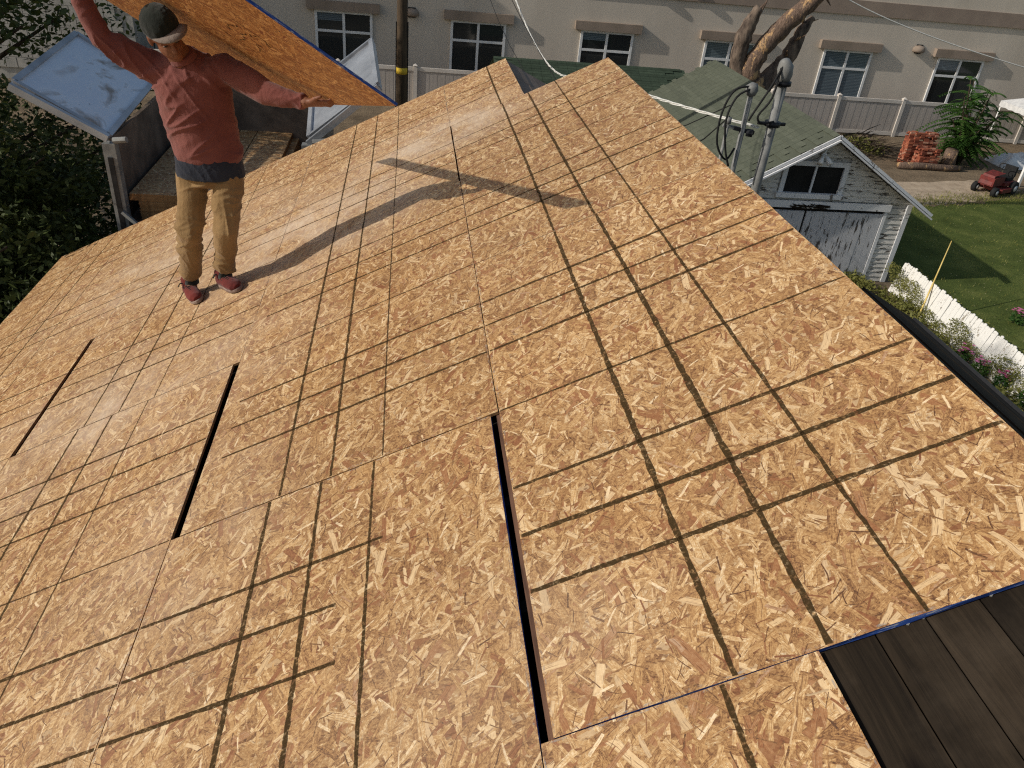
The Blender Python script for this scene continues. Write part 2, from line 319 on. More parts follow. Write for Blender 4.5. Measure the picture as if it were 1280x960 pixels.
M['bamboo'] = rough_mat('bamboo', lin(206, 176, 96), lin(232, 206, 130), 5, bump=.1)
M['red'] = rough_mat('red_paint', lin(84, 28, 25), lin(118, 38, 32), 6, rough=.6, bump=0, spec=.5)
M['tarp'] = rough_mat('white_tarp', lin(190, 190, 190), lin(216, 216, 214), 4, rough=.6, bump=.1)
M['yellow'] = rough_mat('yellow_tag', lin(196, 164, 50), lin(214, 180, 60), bump=0)
M['concrete'] = rough_mat('concrete', lin(126, 118, 108), lin(152, 144, 134), 4, 5)
M['siding'] = rough_mat('house_siding', lin(150, 146, 138), lin(166, 162, 154), 2, bump=.1)
def cloth(name, a, b, bs=260, sc=5):
    k = NB(name); v = k.pos(); f = k.noise(v, sc, 4, .6); hh = k.math('ADD', k.math('MULTIPLY', k.noise(v, bs, 3, .7), .25), k.math('MULTIPLY', k.noise(k.map(v, (1, 1, .6)), 24, 4, .6, .8), 1.0)); k.bump(hh, .5, .012)
    k.p.inputs['Sheen Weight'].default_value = .15; return k.fin(k.ramp(f, [(.3, a), (.7, b)]), .92, 0, .15)
M['sweat'] = cloth('maroon_fleece', lin(106, 60, 55), lin(128, 78, 71))
M['navy'] = cloth('navy_cotton', lin(34, 38, 48), lin(48, 52, 62))
M['khaki'] = cloth('khaki_canvas', lin(122, 97, 63), lin(148, 120, 82), 200, 4)
M['shoe'] = cloth('red_shoe', lin(84, 32, 30), lin(112, 46, 40), 180, 9)
M['sole'] = rough_mat('shoe_sole', lin(120, 100, 92), lin(158, 140, 128), 9)
M['black_cloth'] = cloth('black_knit', lin(20, 24, 22), lin(34, 40, 36), 160)
M['grey_cloth'] = cloth('grey_twill', lin(108, 98, 92), lin(132, 120, 112))
M['eye'] = rough_mat('eye', lin(44, 34, 30), lin(70, 58, 52), 40, bump=0, rough=.3)
k = NB('skin'); f = k.noise(k.pos(), 18, 4); k.p.inputs['Subsurface Weight'].default_value = .08; k.p.inputs['Subsurface Radius'].default_value = (.01, .004, .002)
M['skin'] = k.fin(k.ramp(f, [(.3, lin(116, 76, 57)), (.7, lin(140, 96, 74))]), .55, 0, .35)

# ------------------------------------------------------------------ ground
def ground_mat():
    k = NB('ground'); P = k.pos()
    a = k.ramp(k.noise(P, 1.1, 6, .65), [(.3, lin(96, 82, 64)), (.7, lin(140, 122, 98))]); b = k.ramp(k.noise(P, 9, 5, .7), [(.35, (.75, .75, .75, 1)), (.65, (1.1, 1.1, 1.1, 1))])
    k.bump(k.noise(P, 14, 5, .7), .7, .06); return k.fin(k.mix(1, a, b, 'MULTIPLY'), .95)
def lawn_mat():
    k = NB('lawn'); P = k.pos(); f = k.noise(P, .9, 5, .6); g = k.noise(P, 40, 3, .7)
    a = k.ramp(f, [(.28, lin(72, 84, 40)), (.5, lin(90, 102, 50)), (.72, lin(118, 124, 66))]); b = k.ramp(g, [(.3, (.6, .6, .6, 1)), (.7, (1.25, 1.25, 1.25, 1))])
    sp = k.voro(P, 5, dim='3D'); c = k.mix(1, a, b, 'MULTIPLY'); c = k.mix(k.math('LESS_THAN', sp.outputs['Distance'], .09), c, lin(170, 164, 120))
    k.bump(g, .9, .05); return k.fin(c, .95, 0, .1)
M['ground'] = ground_mat(); M['lawn'] = lawn_mat()
M['gravel'] = rough_mat('gravel_path', lin(158, 140, 118), lin(186, 168, 144), 3, 6, bump=.5, bscale=40, world=True)
tag(MB().add([(-400, -300, G), (400, -300, G), (400, 500, G), (-400, 500, G)], [(0, 1, 2, 3)]).build('ground', M['ground']), kind='structure')
def patch(name, pts, z, mat, n=4, j=.12):
    out = []
    for i, (x, y) in enumerate(pts):
        x2, y2 = pts[(i + 1) % len(pts)]
        for q in range(n):
            t = q / n; out.append((x + (x2 - x) * t + random.uniform(-j, j), y + (y2 - y) * t + random.uniform(-j, j), z))
    return tag(MB().add(out, [tuple(range(len(out)))]).build(name, mat), kind='structure')
patch('lawn', [(13.0, 6), (45, 6), (45, 31), (23.2, 25.3), (20.5, 24.2), (17.8, 23.4), (13.0, 22.6)], G + .012, M['lawn'], 9, .18)
patch('path', [(13.2, 22.9), (17.8, 23.6), (20.4, 24.5), (23, 25.8), (22.4, 27.0), (19, 26.2), (13.2, 25.4)], G + .006, M['gravel'], 8, .15)
tb = MB()
for i in range(5200):
    e = random.random()
    if e < .75:
        t = random.random(); x = 13.2 + t * 10; y = 22.7 + t * 2.6 + random.gauss(0, .35)
    else: x = random.uniform(13.0, 21); y = random.uniform(12, 22.5)
    h = random.uniform(.04, .11); a = random.uniform(0, 6.28); dx, dy = math.cos(a) * .012, math.sin(a) * .012; lx, ly = random.uniform(-.04, .04), random.uniform(-.04, .04)
    tb.add([(x - dx, y - dy, G + .01), (x + dx, y + dy, G + .01), (x + lx, y + ly, G + h)], [(0, 1, 2)])
tag(tb.build('grass_tufts', M['leaf_dry']), 'loose blades of grass along the lawn edge', 'grass', kind='stuff')

# ------------------------------------------------------------------ the house whose roof is being sheathed
HL = Vector((-1.2, 1.5, G))
house = empty('house', HL, 'house with its roof slope freshly sheathed in tan strand board', 'house')
HI = Matrix.Translation(-HL)
def ribbon(mb, a, b, wd, z=.0008, seg=.022, mi=0, wob=.003):
    a = Vector(a); b = Vector(b); L = (b - a).length; n = max(2, int(L / seg)); d = (b - a) / L; x = Vector((-d.y, d.x, 0)); vs = []
    drift = random.uniform(-.004, .004)
    for i in range(n + 1):
        t = i / n; p = a + d * (L * t) + x * (drift * math.sin(t * 3.1) + random.uniform(-wob, wob) * .4); ww = wd * (1 + random.uniform(-.24, .24)) * (.75 + .25 * math.sin(t * 3.1))
        vs += [(p.x - x.x * ww / 2, p.y - x.y * ww / 2, z), (p.x + x.x * ww / 2, p.y + x.y * ww / 2, z)]
    mb.add(vs, [(2 * i, 2 * i + 1, 2 * i + 3, 2 * i + 2) for i in range(n)], mi)
def osb_box(w_, l_, t_=.0125, blue=()):
    """strand board: v along x, u along y, top at z=0, edges slightly ragged"""
    nx, ny = 8, 14; mb = MB(); vs = []
    for zi, z in enumerate((0, -t_)):
        for j in range(ny + 1):
            for i in range(nx + 1):
                x = w_ * i / nx; y = l_ * j / ny
                jx = random.uniform(-.0012, .0012); jy = random.uniform(-.0012, .0012)
                vs.append((x + (jx if i in (0, nx) else 0), y + (jy if j in (0, ny) else 0), z))
    N = (nx + 1) * (ny + 1); id_ = lambda i, j, k_: k_ * N + j * (nx + 1) + i
    fs = []; mi = []
    for j in range(ny):
        for i in range(nx):
            fs.append((id_(i, j, 0), id_(i + 1, j, 0), id_(i + 1, j + 1, 0), id_(i, j + 1, 0))); mi.append(0)
            fs.append((id_(i, j, 1), id_(i, j + 1, 1), id_(i + 1, j + 1, 1), id_(i + 1, j, 1))); mi.append(0)
    for j in range(ny):
        fs.append((id_(0, j, 0), id_(0, j + 1, 0), id_(0, j + 1, 1), id_(0, j, 1))); mi.append(2 if 'x0' in blue else 1)
        fs.append((id_(nx, j + 1, 0), id_(nx, j, 0), id_(nx, j, 1), id_(nx, j + 1, 1))); mi.append(2 if 'x1' in blue else 1)
    for i in range(nx):
        fs.append((id_(i + 1, 0, 0), id_(i, 0, 0), id_(i, 0, 1), id_(i + 1, 0, 1))); mi.append(2 if 'y0' in blue else 1)
        fs.append((id_(i, ny, 0), id_(i + 1, ny, 0), id_(i + 1, ny, 1), id_(i, ny, 1))); mi.append(2 if 'y1' in blue else 1)
    me = bpy.data.meshes.new('roof_panel'); me.from_pydata(vs, [], fs); me.polygons.foreach_set('material_index', mi); me.update(); return me
# u0, u1, v0, v1 (inches along the ridge / up the slope), blue edges, [cross-line span], drop list
PANELS = [
 (-96, -.15, -1.2, 23.0, ('y1',), (0, 1), 1), (0, 95.9, 0, 48.3, ('y0', 'x0'), (0, 1), 1.15), (96.1, 192, -.03, 48.3, (), (0, 1), .95), (192.1, 244.5, -.3, 22.7, (), (0, 1), .8),
 (-144, -48.1, -50.8, -1.3, (), (0, 1), 1), (-47.9, 47.9, -50.8, -1.3, ('x1',), (0, .66), 1.1), (48.1, 143.9, -49.4, -.14, (), (.06, 1), .9), (144.1, 244.5, -49.4, -.40, (), (0, 1), .8),
 (-96, -.1, -102, -51.0, (), (0, 1), 1), (.1, 95.9, -102, -50.95, (), (0, 1), .95), (96.1, 191.9, -100.7, -49.5, (), (0, 1), .8), (192.1, 244.5, -100.7, -49.5, (), (0, 1), .7),
 (-144, -48.1, -154, -102.3, (), (0, 1), .8), (-47.9, 47.9, -154, -102.15, (), (0, 1), .9), (48.1, 143.9, -154, -102.15, (), (0, 1), .8), (144.1, 244.5, -154, -100.8, (), (0, 1), .75)]
for (ua, ub, va, vb, blue, span, ws) in PANELS:
    wv, lu = (vb - va) * IN, (ub - ua) * IN
    dz = random.uniform(0, .0012)
    po = link('roof_panel', osb_box(wv, lu, .0125, blue), [M['osb'], M['edge_tan'], M['edge_blue']], house, mw=HI @ ROOF @ Matrix.Translation((va * IN, ua * IN, dz)))
    mb = MB()
    u_start = ua if ub - ua > 90 else ua
    for q, base_w in ((16, .0195), (24, .0185), (32, .0175), (48, .0105), (64, .0165), (72, .0170), (80, .0175)):
        if q * IN >= lu - .02: continue
        wdt = base_w * .85 * ws ** .7 * random.uniform(.85, 1.1)
        e0, e1 = span
        if span[1] < 1: e1 = span[1] + random.uniform(-.12, .1)
        if span[1] < 1 and q == 48: continue
        ribbon(mb, (wv * e0 + .004, q * IN, 0), (wv * e1 - .004, q * IN + random.uniform(-.004, .004), 0), wdt, mi=0 if wdt > .0095 else 1)
    lf = 1.0 if va > -3 else (.85 if ua < 0 else .80)
    for q, base_w in ((16, .0195 * lf), (24, .0195 * lf), (32, .0125 * lf)):
        if q * IN >= wv - .015: continue
        wdt = base_w * .85 * ws ** .7 * random.uniform(.85, 1.1)
        ribbon(mb, (q * IN, .003, 0), (q * IN + random.uniform(-.004, .004), lu - .003, 0), wdt, mi=0 if wdt > .0095 else 1)
    mb.build('printed_line', [M['ink'], M['ink_thin']], po)
    eb = MB()
    for a, b in (((.004, .01), (.004, lu - .01)), ((wv - .004, .01), (wv - .004, lu - .01)), ((.01, .004), (wv - .01, .004)), ((.01, lu - .004), (wv - .01, lu - .004))):
        ribbon(eb, (*a, 0), (*b, 0), .005, z=.0005)
    eb.build('worn_edge', M['edge_paint'], po)
def roofbox(name, ua, ub, va, vb, z0, z1, mat, par=house):
    mb = MB().box(va * IN, vb * IN, ua * IN, ub * IN, z0, z1); return mb.build(name, mat, par, mw=HI @ ROOF)
# old plank deck: bare by the ridge, and under the row edges
vv = 21.5; 
for wd in (6.2, 4.1, 4.4, 3.9, 4.2, 3.6):
    if vv > 47: break
    roofbox('deck_board', -140, 6, vv, min(vv + wd - .14, 48.2), -.034 - random.uniform(0, .003), -.0145 - random.uniform(0, .003), M['old_deck']); vv += wd
nb = MB()
for q in range(70):
    vq = random.uniform(23.6, 47); uq = round(random.uniform(-60, -1) / 16) * 16 + random.uniform(-.8, .8); nb.tube([(vq * IN, uq * IN, -.016), (vq * IN, uq * IN, -.0125)], .004, 6)
nb.build('nail', M['galv'], house, mw=HI @ ROOF)['kind'] = 'stuff'
roofbox('deck_board', -2, 48.5, -.62, 6.5, -.036, -.0150, M['wood_old'])
roofbox('deck_board', -20, 48, -9, -1.75, -.036, -.0150, M['wood_old'])
roofbox('deck_board', -140, 244, -154, -150, -.036, -.0135, M['wood'])
roofbox('deck_board', 238, 244.3, -150, 22.5, -.036, -.0135, M['wood'])
# the far side of the ridge: old boards near, grey-brown shingles at the back
XR, ZR = 48.3 * IN * CT, 48.3 * IN * ST
FAR = Matrix.Translation((XR, 0, ZR)) @ Matrix.Rotation(R(26.6), 4, 'Y')
for a, b in ((.004, .165), (.172, .30), (.307, .40)):
    z_ = -.012 - random.uniform(0, .006)
    MB().box(a, b, -3.4, 52 * IN + random.uniform(-.05, .02), z_ - .022, z_).build('deck_board', M['old_deck'], house, mw=HI @ FAR)
MB().box(.40, .425, -3.4, 51 * IN, -.05, -.004).build('drip_edge', M['dark_metal'], house, mw=HI @ FAR)
X2, Z2 = 22.7 * IN * CT, 22.7 * IN * ST
BK = Matrix.Translation((X2, 0, Z2)) @ Matrix.Rotation(R(26.6), 4, 'Y')
for i in range(9):
    for j in range(2):
        MB().box(.01 + i * .135, .01 + (i + 1) * .135 + .02, 192.2 * IN + j * .66, 192.2 * IN + (j + 1) * .66 - .008, -.03 - .002 * (i % 2), -.012 + .004 * random.random(), 0, Matrix.Rotation(R(-1.8), 4, 'Y')).build('shingle_strip', M['shingle_grey'], house, mw=HI @ BK)
# roof frame and body of the house
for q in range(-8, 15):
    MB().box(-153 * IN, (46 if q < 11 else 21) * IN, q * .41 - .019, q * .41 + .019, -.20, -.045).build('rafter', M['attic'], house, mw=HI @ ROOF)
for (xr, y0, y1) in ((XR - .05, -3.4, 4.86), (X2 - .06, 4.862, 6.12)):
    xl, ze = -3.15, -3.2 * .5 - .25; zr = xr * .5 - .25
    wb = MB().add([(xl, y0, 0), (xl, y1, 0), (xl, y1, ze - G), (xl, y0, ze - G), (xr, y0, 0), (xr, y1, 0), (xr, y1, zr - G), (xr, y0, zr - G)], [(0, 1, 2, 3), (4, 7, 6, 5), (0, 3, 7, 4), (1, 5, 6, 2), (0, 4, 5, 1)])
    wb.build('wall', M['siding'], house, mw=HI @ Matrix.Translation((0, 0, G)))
    MB().add([(xl, y0, ze - .02), (xl, y1, ze - .02), (xr, y1, zr - .02), (xr, y0, zr - .02)], [(0, 1, 2, 3)]).build('attic_shade_sheet', M['attic'], house, mw=HI)  # near-black sheet under the rafters paints the shade seen in the gaps
MB().box(2.7, 3.9, 3.4, 7.6, G, -2.2).build('wing_wall', M['siding'], house, mw=HI)
MB().box(2.65, 4.05, 3.3, 7.7, -2.195, -2.1).build('wing_roof', M['shingle_grey'], house, mw=HI)
MB().box(-154.6 * IN, -153.9 * IN, -140 * IN, 244 * IN, -.17, -.018).build('fascia', M['wood'], house, mw=HI @ ROOF)

# ------------------------------------------------------------------ the building behind
BY = 36
BL = Vector((8, BY, G)); bld = empty('apartment_building', BL, 'long beige stucco building with white framed windows behind the fence', 'building'); BI = Matrix.Translation(-BL)
MB().box(-10.9, 45, BY, BY + 12, G - .1, 5).build('wall', M['stucco'], bld, mw=BI)
MB().box(-10.85, 45, BY - .08, BY - .002, -2.08, -1.48).build('band', M['band'], bld, mw=BI)
for i, x0 in enumerate([-4.23 + 5.76 * q for q in range(-1, 8)]):
    x1 = x0 + 2.42; z1, z0 = -3.56, -5.72
    wf = MB(); t = .11
    wf.box(x0, x1, BY - .07, BY - .004, z1 - t, z1); wf.box(x0, x1, BY - .09, BY - .004, z0, z0 + t)
    wf.box(x0, x0 + t, BY - .068, BY - .004, z0 + t, z1 - t); wf.box(x1 - t, x1, BY - .068, BY - .004, z0 + t, z1 - t)
    xm = (x0 + x1) / 2; zm = z1 - .82
    wf.box(xm - .055, xm + .055, BY - .066, BY - .004, z0 + t, z1 - t); wf.box(x0 + t, xm - .055, BY - .064, BY - .004, zm - .05, zm + .05); wf.box(xm + .055, x1 - t, BY - .064, BY - .004, zm - .05, zm + .05)
    win = wf.build('window', M['frame'], bld, mw=BI)
    gm = M['blinds'] if i in (4, 5) else M['glass']
    for (a, b) in ((x0 + t, xm - .055), (xm + .055, x1 - t)):
        for (c_, d_) in ((z0 + t, zm - .05), (zm + .05, z1 - t)):
            MB().box(a, b, BY - .028, BY - .006, c_, d_).build('pane', gm, win)
    if i in (1, 3, 6):
        hb_ = random.choice((.3, .45, .6)); MB().box(x0 + t, xm - .055, BY - .032, BY - .0285, z1 - t - hb_, z1 - t).build('blind', M['blinds'], win)
    MB().box(x0 - .3, x1 + .3, BY - .22, BY - .002, z1 + .003, z1 + .36).build('lintel', M['lintel'], bld, mw=BI)
# darker block wing at the left
WL = Vector((-20, 34, G)); wing = empty('block_wing', WL, 'grey concrete block wing at the upper left behind the trees', 'building'); WI = Matrix.Translation(-WL)
MB().box(-40, -10.95, 33.72, 44, G - .1, 5.5).build('wall', M['block'], wing, mw=WI)
me = None
for r_ in range(11):
    for c_ in range(12):
        x = -11.35 - c_ * .42 - (.21 if r_ % 2 else 0) ; z = -6.2 + r_ * .21 * 1.9
        if me is None: me = MB().box(-.40, 0, -.05, 0, 0, .385).mesh('block')
        link('block', me, M['block'], wing, mw=WI @ Matrix.Translation((x, 33.715 - random.uniform(0, .008), z)))
# wall lights
def wall_light(x, z, lab):
    o = empty('wall_light', (x, BY, z), lab, 'wall light', 'wall lights on the stucco building'); mb = MB(); n = 12
    for (r_, zz) in ((.26, -.12), (.30, .0), (.22, .14), (.06, .2)): pass
    vs = []; prof = [(.22, -.14), (.30, -.10), (.30, .04), (.22, .13), (.02, .17)]
    for (r_, zz) in prof:
        for j in range(n + 1): a = math.pi * j / n; vs.append((math.cos(a) * r_, -math.sin(a) * r_ * .95 - .01, zz))
    fs = [(i * (n + 1) + j, (i + 1) * (n + 1) + j, (i + 1) * (n + 1) + j + 1, i * (n + 1) + j + 1) for i in range(len(prof) - 1) for j in range(n)] + [tuple(range(n + 1))]
    mb.add(vs, fs).build('hood', M['lintel'], o, True); MB().box(-.16, .16, -.04, -.002, -.2, .2).build('back_plate', M['dark_metal'], o)
wall_light(23.45, -3.3, 'half round wall light right of the blinds window on the stucco wall')
wall_light(-.15, -3.42, 'half round wall light beside the wooden utility pole')
wall_light(10.35, -1.75, 'wall light left of the dead tree at the top of the picture'); wall_light(12.2, -1.7, 'wall light at the top edge just above the dead tree limb')
# ------------------------------------------------------------------ vinyl fence
FL = Vector((10, 33.1, G)); fence = empty('vinyl_fence', FL, 'pale vinyl privacy fence in front of the stucco building', 'fence'); FI = Matrix.Translation(-FL)
xs = [18.62 + 3.1 * q for q in range(-10, 6)]
for i, x in enumerate(xs):
    mb = MB(); mb.box(x - .075, x + .075, 33.0, 33.15, G, -5.0); mb.add([(x - .095, 32.98, -4.999), (x + .095, 32.98, -4.999), (x + .095, 33.17, -4.999), (x - .095, 33.17, -4.999), (x, 33.075, -4.92)], [(0, 1, 4), (1, 2, 4), (2, 3, 4), (3, 0, 4), (3, 2, 1, 0)])
    mb.build('post', M['vinyl'], fence, mw=FI)
    if i == len(xs) - 1: break
    a, b = x + .078, xs[i + 1] - .078
    MB().box(a, b, 33.03, 33.12, -5.2, -5.06).build('rail', M['vinyl'], fence, mw=FI); MB().box(a, b, 33.03, 33.12, G + .05, G + .2).build('rail', M['vinyl'], fence, mw=FI)
    n = 18; w_ = (b - a) / n
    for q in range(n):
        MB().box(a + q * w_ + .004, a + (q + 1) * w_ - .004, 33.055 + (q % 2) * .004, 33.09, G + .2, -5.2).build('plank', M['vinyl_panel'], fence, mw=FI)
# ------------------------------------------------------------------ utility pole
PL = Vector((-.46, 21, G)); pole = empty('utility_pole', PL, 'dark round wooden utility pole with a yellow tag', 'pole')
MB().tube([(0, 0, 0), (0, 0, 5), (.02, 0, 14)], [.17, .14, .11], 14).build('shaft', M['pole'], pole, True)
MB().tube([(0, 0, 3.74), (0, 0, 3.90)], [.150, .150], 14).build('tag', M['yellow'], pole, True)
for sx in (-.16, .16): MB().bar((sx, -.02, 0), (sx * .9, -.02, 5.0), .035, .035).build('conduit', M['cable_b'], pole)
MB().bar((-1.2, -.15, 12.6), (1.2, -.15, 12.6), .12, .1).build('crossarm', M['pole'], pole)
# ------------------------------------------------------------------ old garage with green roof
SL = Vector((9.87, 17.07, G)); shed = empty('garage', SL, 'old white clapboard garage with peeling paint and green shingle roof', 'garage'); SI = Matrix.Translation(-SL)
XA, XB, XP = 7.21, 12.53, 9.87; ZE, ZP = -4.43, -2.86; Y0, Y1 = 17.07, 25.6
slope = (ZP - ZE) / (XP - XA)
wbm = MB()
for y in (Y0 + .06, Y1): wbm.add([(XA + .02, y, G), (XB - .02, y, G), (XB - .02, y, ZE - .03), (XP, y, ZP - .05), (XA + .02, y, ZE - .03)], [(0, 1, 2, 3, 4)])
wbm.add([(XA + .02, Y0 + .06, G), (XA + .02, Y1, G), (XA + .02, Y1, ZE - .03), (XA + .02, Y0 + .06, ZE - .03)], [(0, 1, 2, 3)]); wbm.add([(XB - .02, Y0 + .06, G), (XB - .02, Y1, G), (XB - .02, Y1, ZE - .03), (XB - .02, Y0 + .06, ZE - .03)], [(3, 2, 1, 0)])
wbm.build('wall', M['peel'], shed, mw=SI)
# openings: window and double door; clapboards run between them
WX0, WX1, WZ0, WZ1 = 8.95, 10.40, -4.30, -3.62; DX0, DX1, DZ = 7.62, 11.84, -4.74
z = G + .02; 
while z < ZP - .1:
    h = .135; zt = z + h
    xa, xb = (XA, XB) if z < ZE - .02 else (XP - (ZP - .06 - z) / slope, XP + (ZP - .06 - z) / slope)
    xat, xbt = (XA, XB) if zt < ZE - .02 else (XP - (ZP - .06 - zt) / slope, XP + (ZP - .06 - zt) / slope)
    if xbt - xat < .1: break
    segs = [(xa, xb, xat, xbt)]
    cut = None
    if z < DZ: cut = (DX0 - .1, DX1 + .1)
    elif z < -4.50: cut = 'skip'
    elif z > WZ0 - .2 and z < WZ1 + .1: cut = (WX0 - .14, WX1 + .14)
    if cut == 'skip': z += h; continue
    if cut: segs = [(xa, cut[0], xat, cut[0]), (cut[1], xb, cut[1], xbt)]
    for (a, b, at_, bt) in segs:
        if b - a < .06 or bt - at_ < .02: continue
        y = Y0 - random.uniform(0, .004)
        MB().add([(a, y - .012, z), (b, y - .012, z), (bt, y + .012, zt - .004), (at_, y + .012, zt - .004), (a, y + .03, z), (b, y + .03, z), (bt, y + .03, zt - .004), (at_, y + .03, zt - .004)],
                 [(0, 1, 2, 3), (1, 0, 4, 5), (1, 5, 6, 2), (0, 3, 7, 4), (3, 2, 6, 7)]).build('clapboard', M['peel'], shed, mw=SI)
    z += h
# right side wall clapboards (facing the lawn)
for q in range(15): MB().box(XB - .018, XB + .012, Y0 + .12, Y1, G + .03 + q * .145, G + .03 + q * .145 + .138).build('clapboard', M['peel'], shed, mw=SI)
MB().box(XB - .10, XB + .03, Y0 - .035, Y0 + .115, G + .01, ZE - .06).build('corner_board', M['peel_trim'], shed, mw=SI)
hb = MB(); hb.box(XA + .02, 11.98, Y0 - .06, Y0 - .016, -4.68, -4.50); hb.build('header_board', M['peel_trim'], shed, mw=SI)
rot = MB()
for i in range(26):
    x = random.uniform(9.35, 10.15); rot.bar((x - .15, Y0 - .068 + random.uniform(-.006, .0), -4.62 + random.uniform(-.06, .06)), (x + .16, Y0 - .07, -4.64 + random.uniform(-.06, .05)), .02, .016)
rot.build('rotten_edge', M['old_deck'], shed, mw=SI)
# doors, planks one by one
MB().box(DX0, DX1, Y0 + .035, Y0 + .055, G + .02, DZ + .06).build('door_shade_sheet', M['attic'], shed, mw=SI)  # near-black sheet: shade behind the doors is in its colour
for (a, b, lean) in ((DX0, 9.70, 0), (9.76, DX1, .0)):
    n = 9; w_ = (b - a) / n
    dr = MB().box(a, b, Y0 + .012, Y0 + .03, G + .06, DZ - .03).build('door', M['peel_v'], shed, mw=SI)
    for q in range(n): MB().box(a + q * w_ + .003, a + (q + 1) * w_ - .003, Y0 - .012 - random.uniform(0, .006), Y0 + .011, G + .05, DZ - .01 - random.uniform(0, .04)).build('plank', M['peel_v'], dr)
MB().box(DX1 + .012, DX1 + .10, Y0 - .03, Y0 + .03, G + .02, DZ + .055).build('door_jamb', M['peel_trim'], shed, mw=SI); MB().box(DX0 - .10, DX0 - .012, Y0 - .03, Y0 + .03, G + .02, DZ + .055).build('door_jamb', M['peel_trim'], shed, mw=SI)
wf = MB(); t = .12
wf.box(WX0 - t, WX1 + t, Y0 - .045, Y0 + .02, WZ1, WZ1 + .12); wf.box(WX0 - t - .05, WX1 + t + .05, Y0 - .09, Y0 + .02, WZ0 - .12, WZ0)
wf.box(WX0 - t, WX0, Y0 - .042, Y0 + .02, WZ0, WZ1); wf.box(WX1, WX1 + t, Y0 - .042, Y0 + .02, WZ0, WZ1); wf.box((WX0 + WX1) / 2 - .025, (WX0 + WX1) / 2 + .025, Y0 - .02, Y0 + .02, WZ0, WZ1)
wn = wf.build('window', M['peel_trim'], shed, mw=SI)
for a, b in ((WX0, (WX0 + WX1) / 2 - .025), ((WX0 + WX1) / 2 + .025, WX1)): MB().box(a, b, Y0 + .024, Y0 + .034, WZ0, WZ1).build('pane', M['dusty_glass'], wn)
# roof: slabs, then shingle strips on the two slopes that show
OV = .42; YF = Y0 - .30
def slab(sx, t0, t1):
    e = XP + sx * (XP - XA + OV); ze = ZP + .02 - slope * (XP - XA + OV)
    return MB().add([(XP, YF, ZP + .02 + t0), (e, YF, ze + t0), (e, Y1 + .3, ze + t0), (XP, Y1 + .3, ZP + .02 + t0), (XP, YF, ZP + .02 + t1), (e, YF, ze + t1), (e, Y1 + .3, ze + t1), (XP, Y1 + .3, ZP + .02 + t1)],
        [(0, 3, 2, 1), (4, 5, 6, 7), (0, 1, 5, 4), (2, 3, 7, 6), (1, 2, 6, 5)])
slab(-1, 0, .05).build('roof_slab', M['shingle'], shed, mw=SI); slab(1, 0, .05).build('roof_slab', M['shingle'], shed, mw=SI)
def strips(par, PI_, O, du, dv, nn, L, W_, mat, step=.95, exp=.14):
    """three-tab strips: O ridge start, du along ridge, dv down the slope"""
    O = Vector(O); du = Vector(du).normalized(); dv = Vector(dv).normalized(); nn = du.cross(dv).normalized(); nn = nn if nn.z > 0 else -nn
    rows = int(W_ / exp); B = Matrix((du, dv, nn)).transposed().to_4x4(); B.translation = O
    mb = MB(); w3 = step / 3
    for q in range(3): mb.box(q * w3 + .004, (q + 1) * w3 - .004, 0, exp * 1.05, 0, .009)
    me = mb.mesh('shingle_strip')
    for r_ in range(rows):
        off = -(r_ % 3) * w3
        c_ = 0
        while off + c_ * step < L - .2:
            x = off + c_ * step
            if x > -.05 and x + step < L + .35: link('shingle_strip', me, mat, par, mw=PI_ @ B @ Matrix.Translation((x, r_ * exp, .004 + random.uniform(0, .004))) @ Matrix.Rotation(R(2.2), 4, 'X'))
            c_ += 1
strips(shed, SI, (XP, YF + .02, ZP + .075), (0, 1, 0), (-1, 0, -slope), None, Y1 + .25 - YF, 3.3, M['shingle'])
for sx in (-1, 1):
    e = XP + sx * (XP - XA + OV); ze = ZP - slope * (XP - XA + OV)
    MB().bar((XP, YF - .02, ZP - .03), (e, YF - .02, ze - .03), .04, .17, upv=(0, 1, 0)).build('rake_board', M['peel_trim'], shed, mw=SI)
    MB().bar((XP, YF - .045, ZP + .055), (e, YF - .045, ze + .055), .07, .03, upv=(0, 1, 0)).build('rake_trim', M['peel_trim'], shed, mw=SI)
    for q in range(5): MB().bar((XP + sx * .03, YF + .03 + q * .055, ZP - .028), (e, YF + .03 + q * .055, ze - .028), .05, .02, upv=(0, 0, 1)).build('soffit_board', M['peel'], shed, mw=SI)
# rear cross wing, darker shingles, running off to the left
GL = Vector((5.5, 29, G)); gw = empty('rear_shed', GL, 'long low shed with dark green shingle roof behind the garage', 'shed'); GI = Matrix.Translation(-GL)
MB().box(3.0, 9.6, 27.0, 31, G, -4.75).build('wall', M['peel'], gw, mw=GI)
MB().add([(2.75, 25.9, -4.78), (9.9, 25.9, -4.78), (9.9, 28.9, -3.72), (2.75, 28.9, -3.72), (9.9, 31.6, -4.78), (2.75, 31.6, -4.78)], [(0, 1, 2, 3), (3, 2, 4, 5)]).build('roof_slab', M['shingle_dark'], gw, mw=GI)
strips(gw, GI, (2.75, 28.9, -3.71), (1, 0, 0), (0, -3.0, -1.06), None, 6.9, 3.1, M['shingle_dark'], 1.0, .16)
# flood light over the garage window
fl = empty('flood_light', (9.72, Y0 - .06, -3.33), 'white twin flood light above the garage window', 'light')
MB().tube([(0, .0, 0), (0, -.06, 0)], .07, 12).build('base', M['white'], fl, True)
for sx in (-1, 1):
    h = MB().tube([(sx * .02, -.05, .0), (sx * .08, -.12, -.06), (sx * .13, -.2, -.16)], [.03, .045, .075], 12).build('lamp_head', M['white'], fl, True)
MB().tube([(0, -.03, .05), (.03, -.03, .16)], .025, 8).build('sensor', M['white'], fl, True)

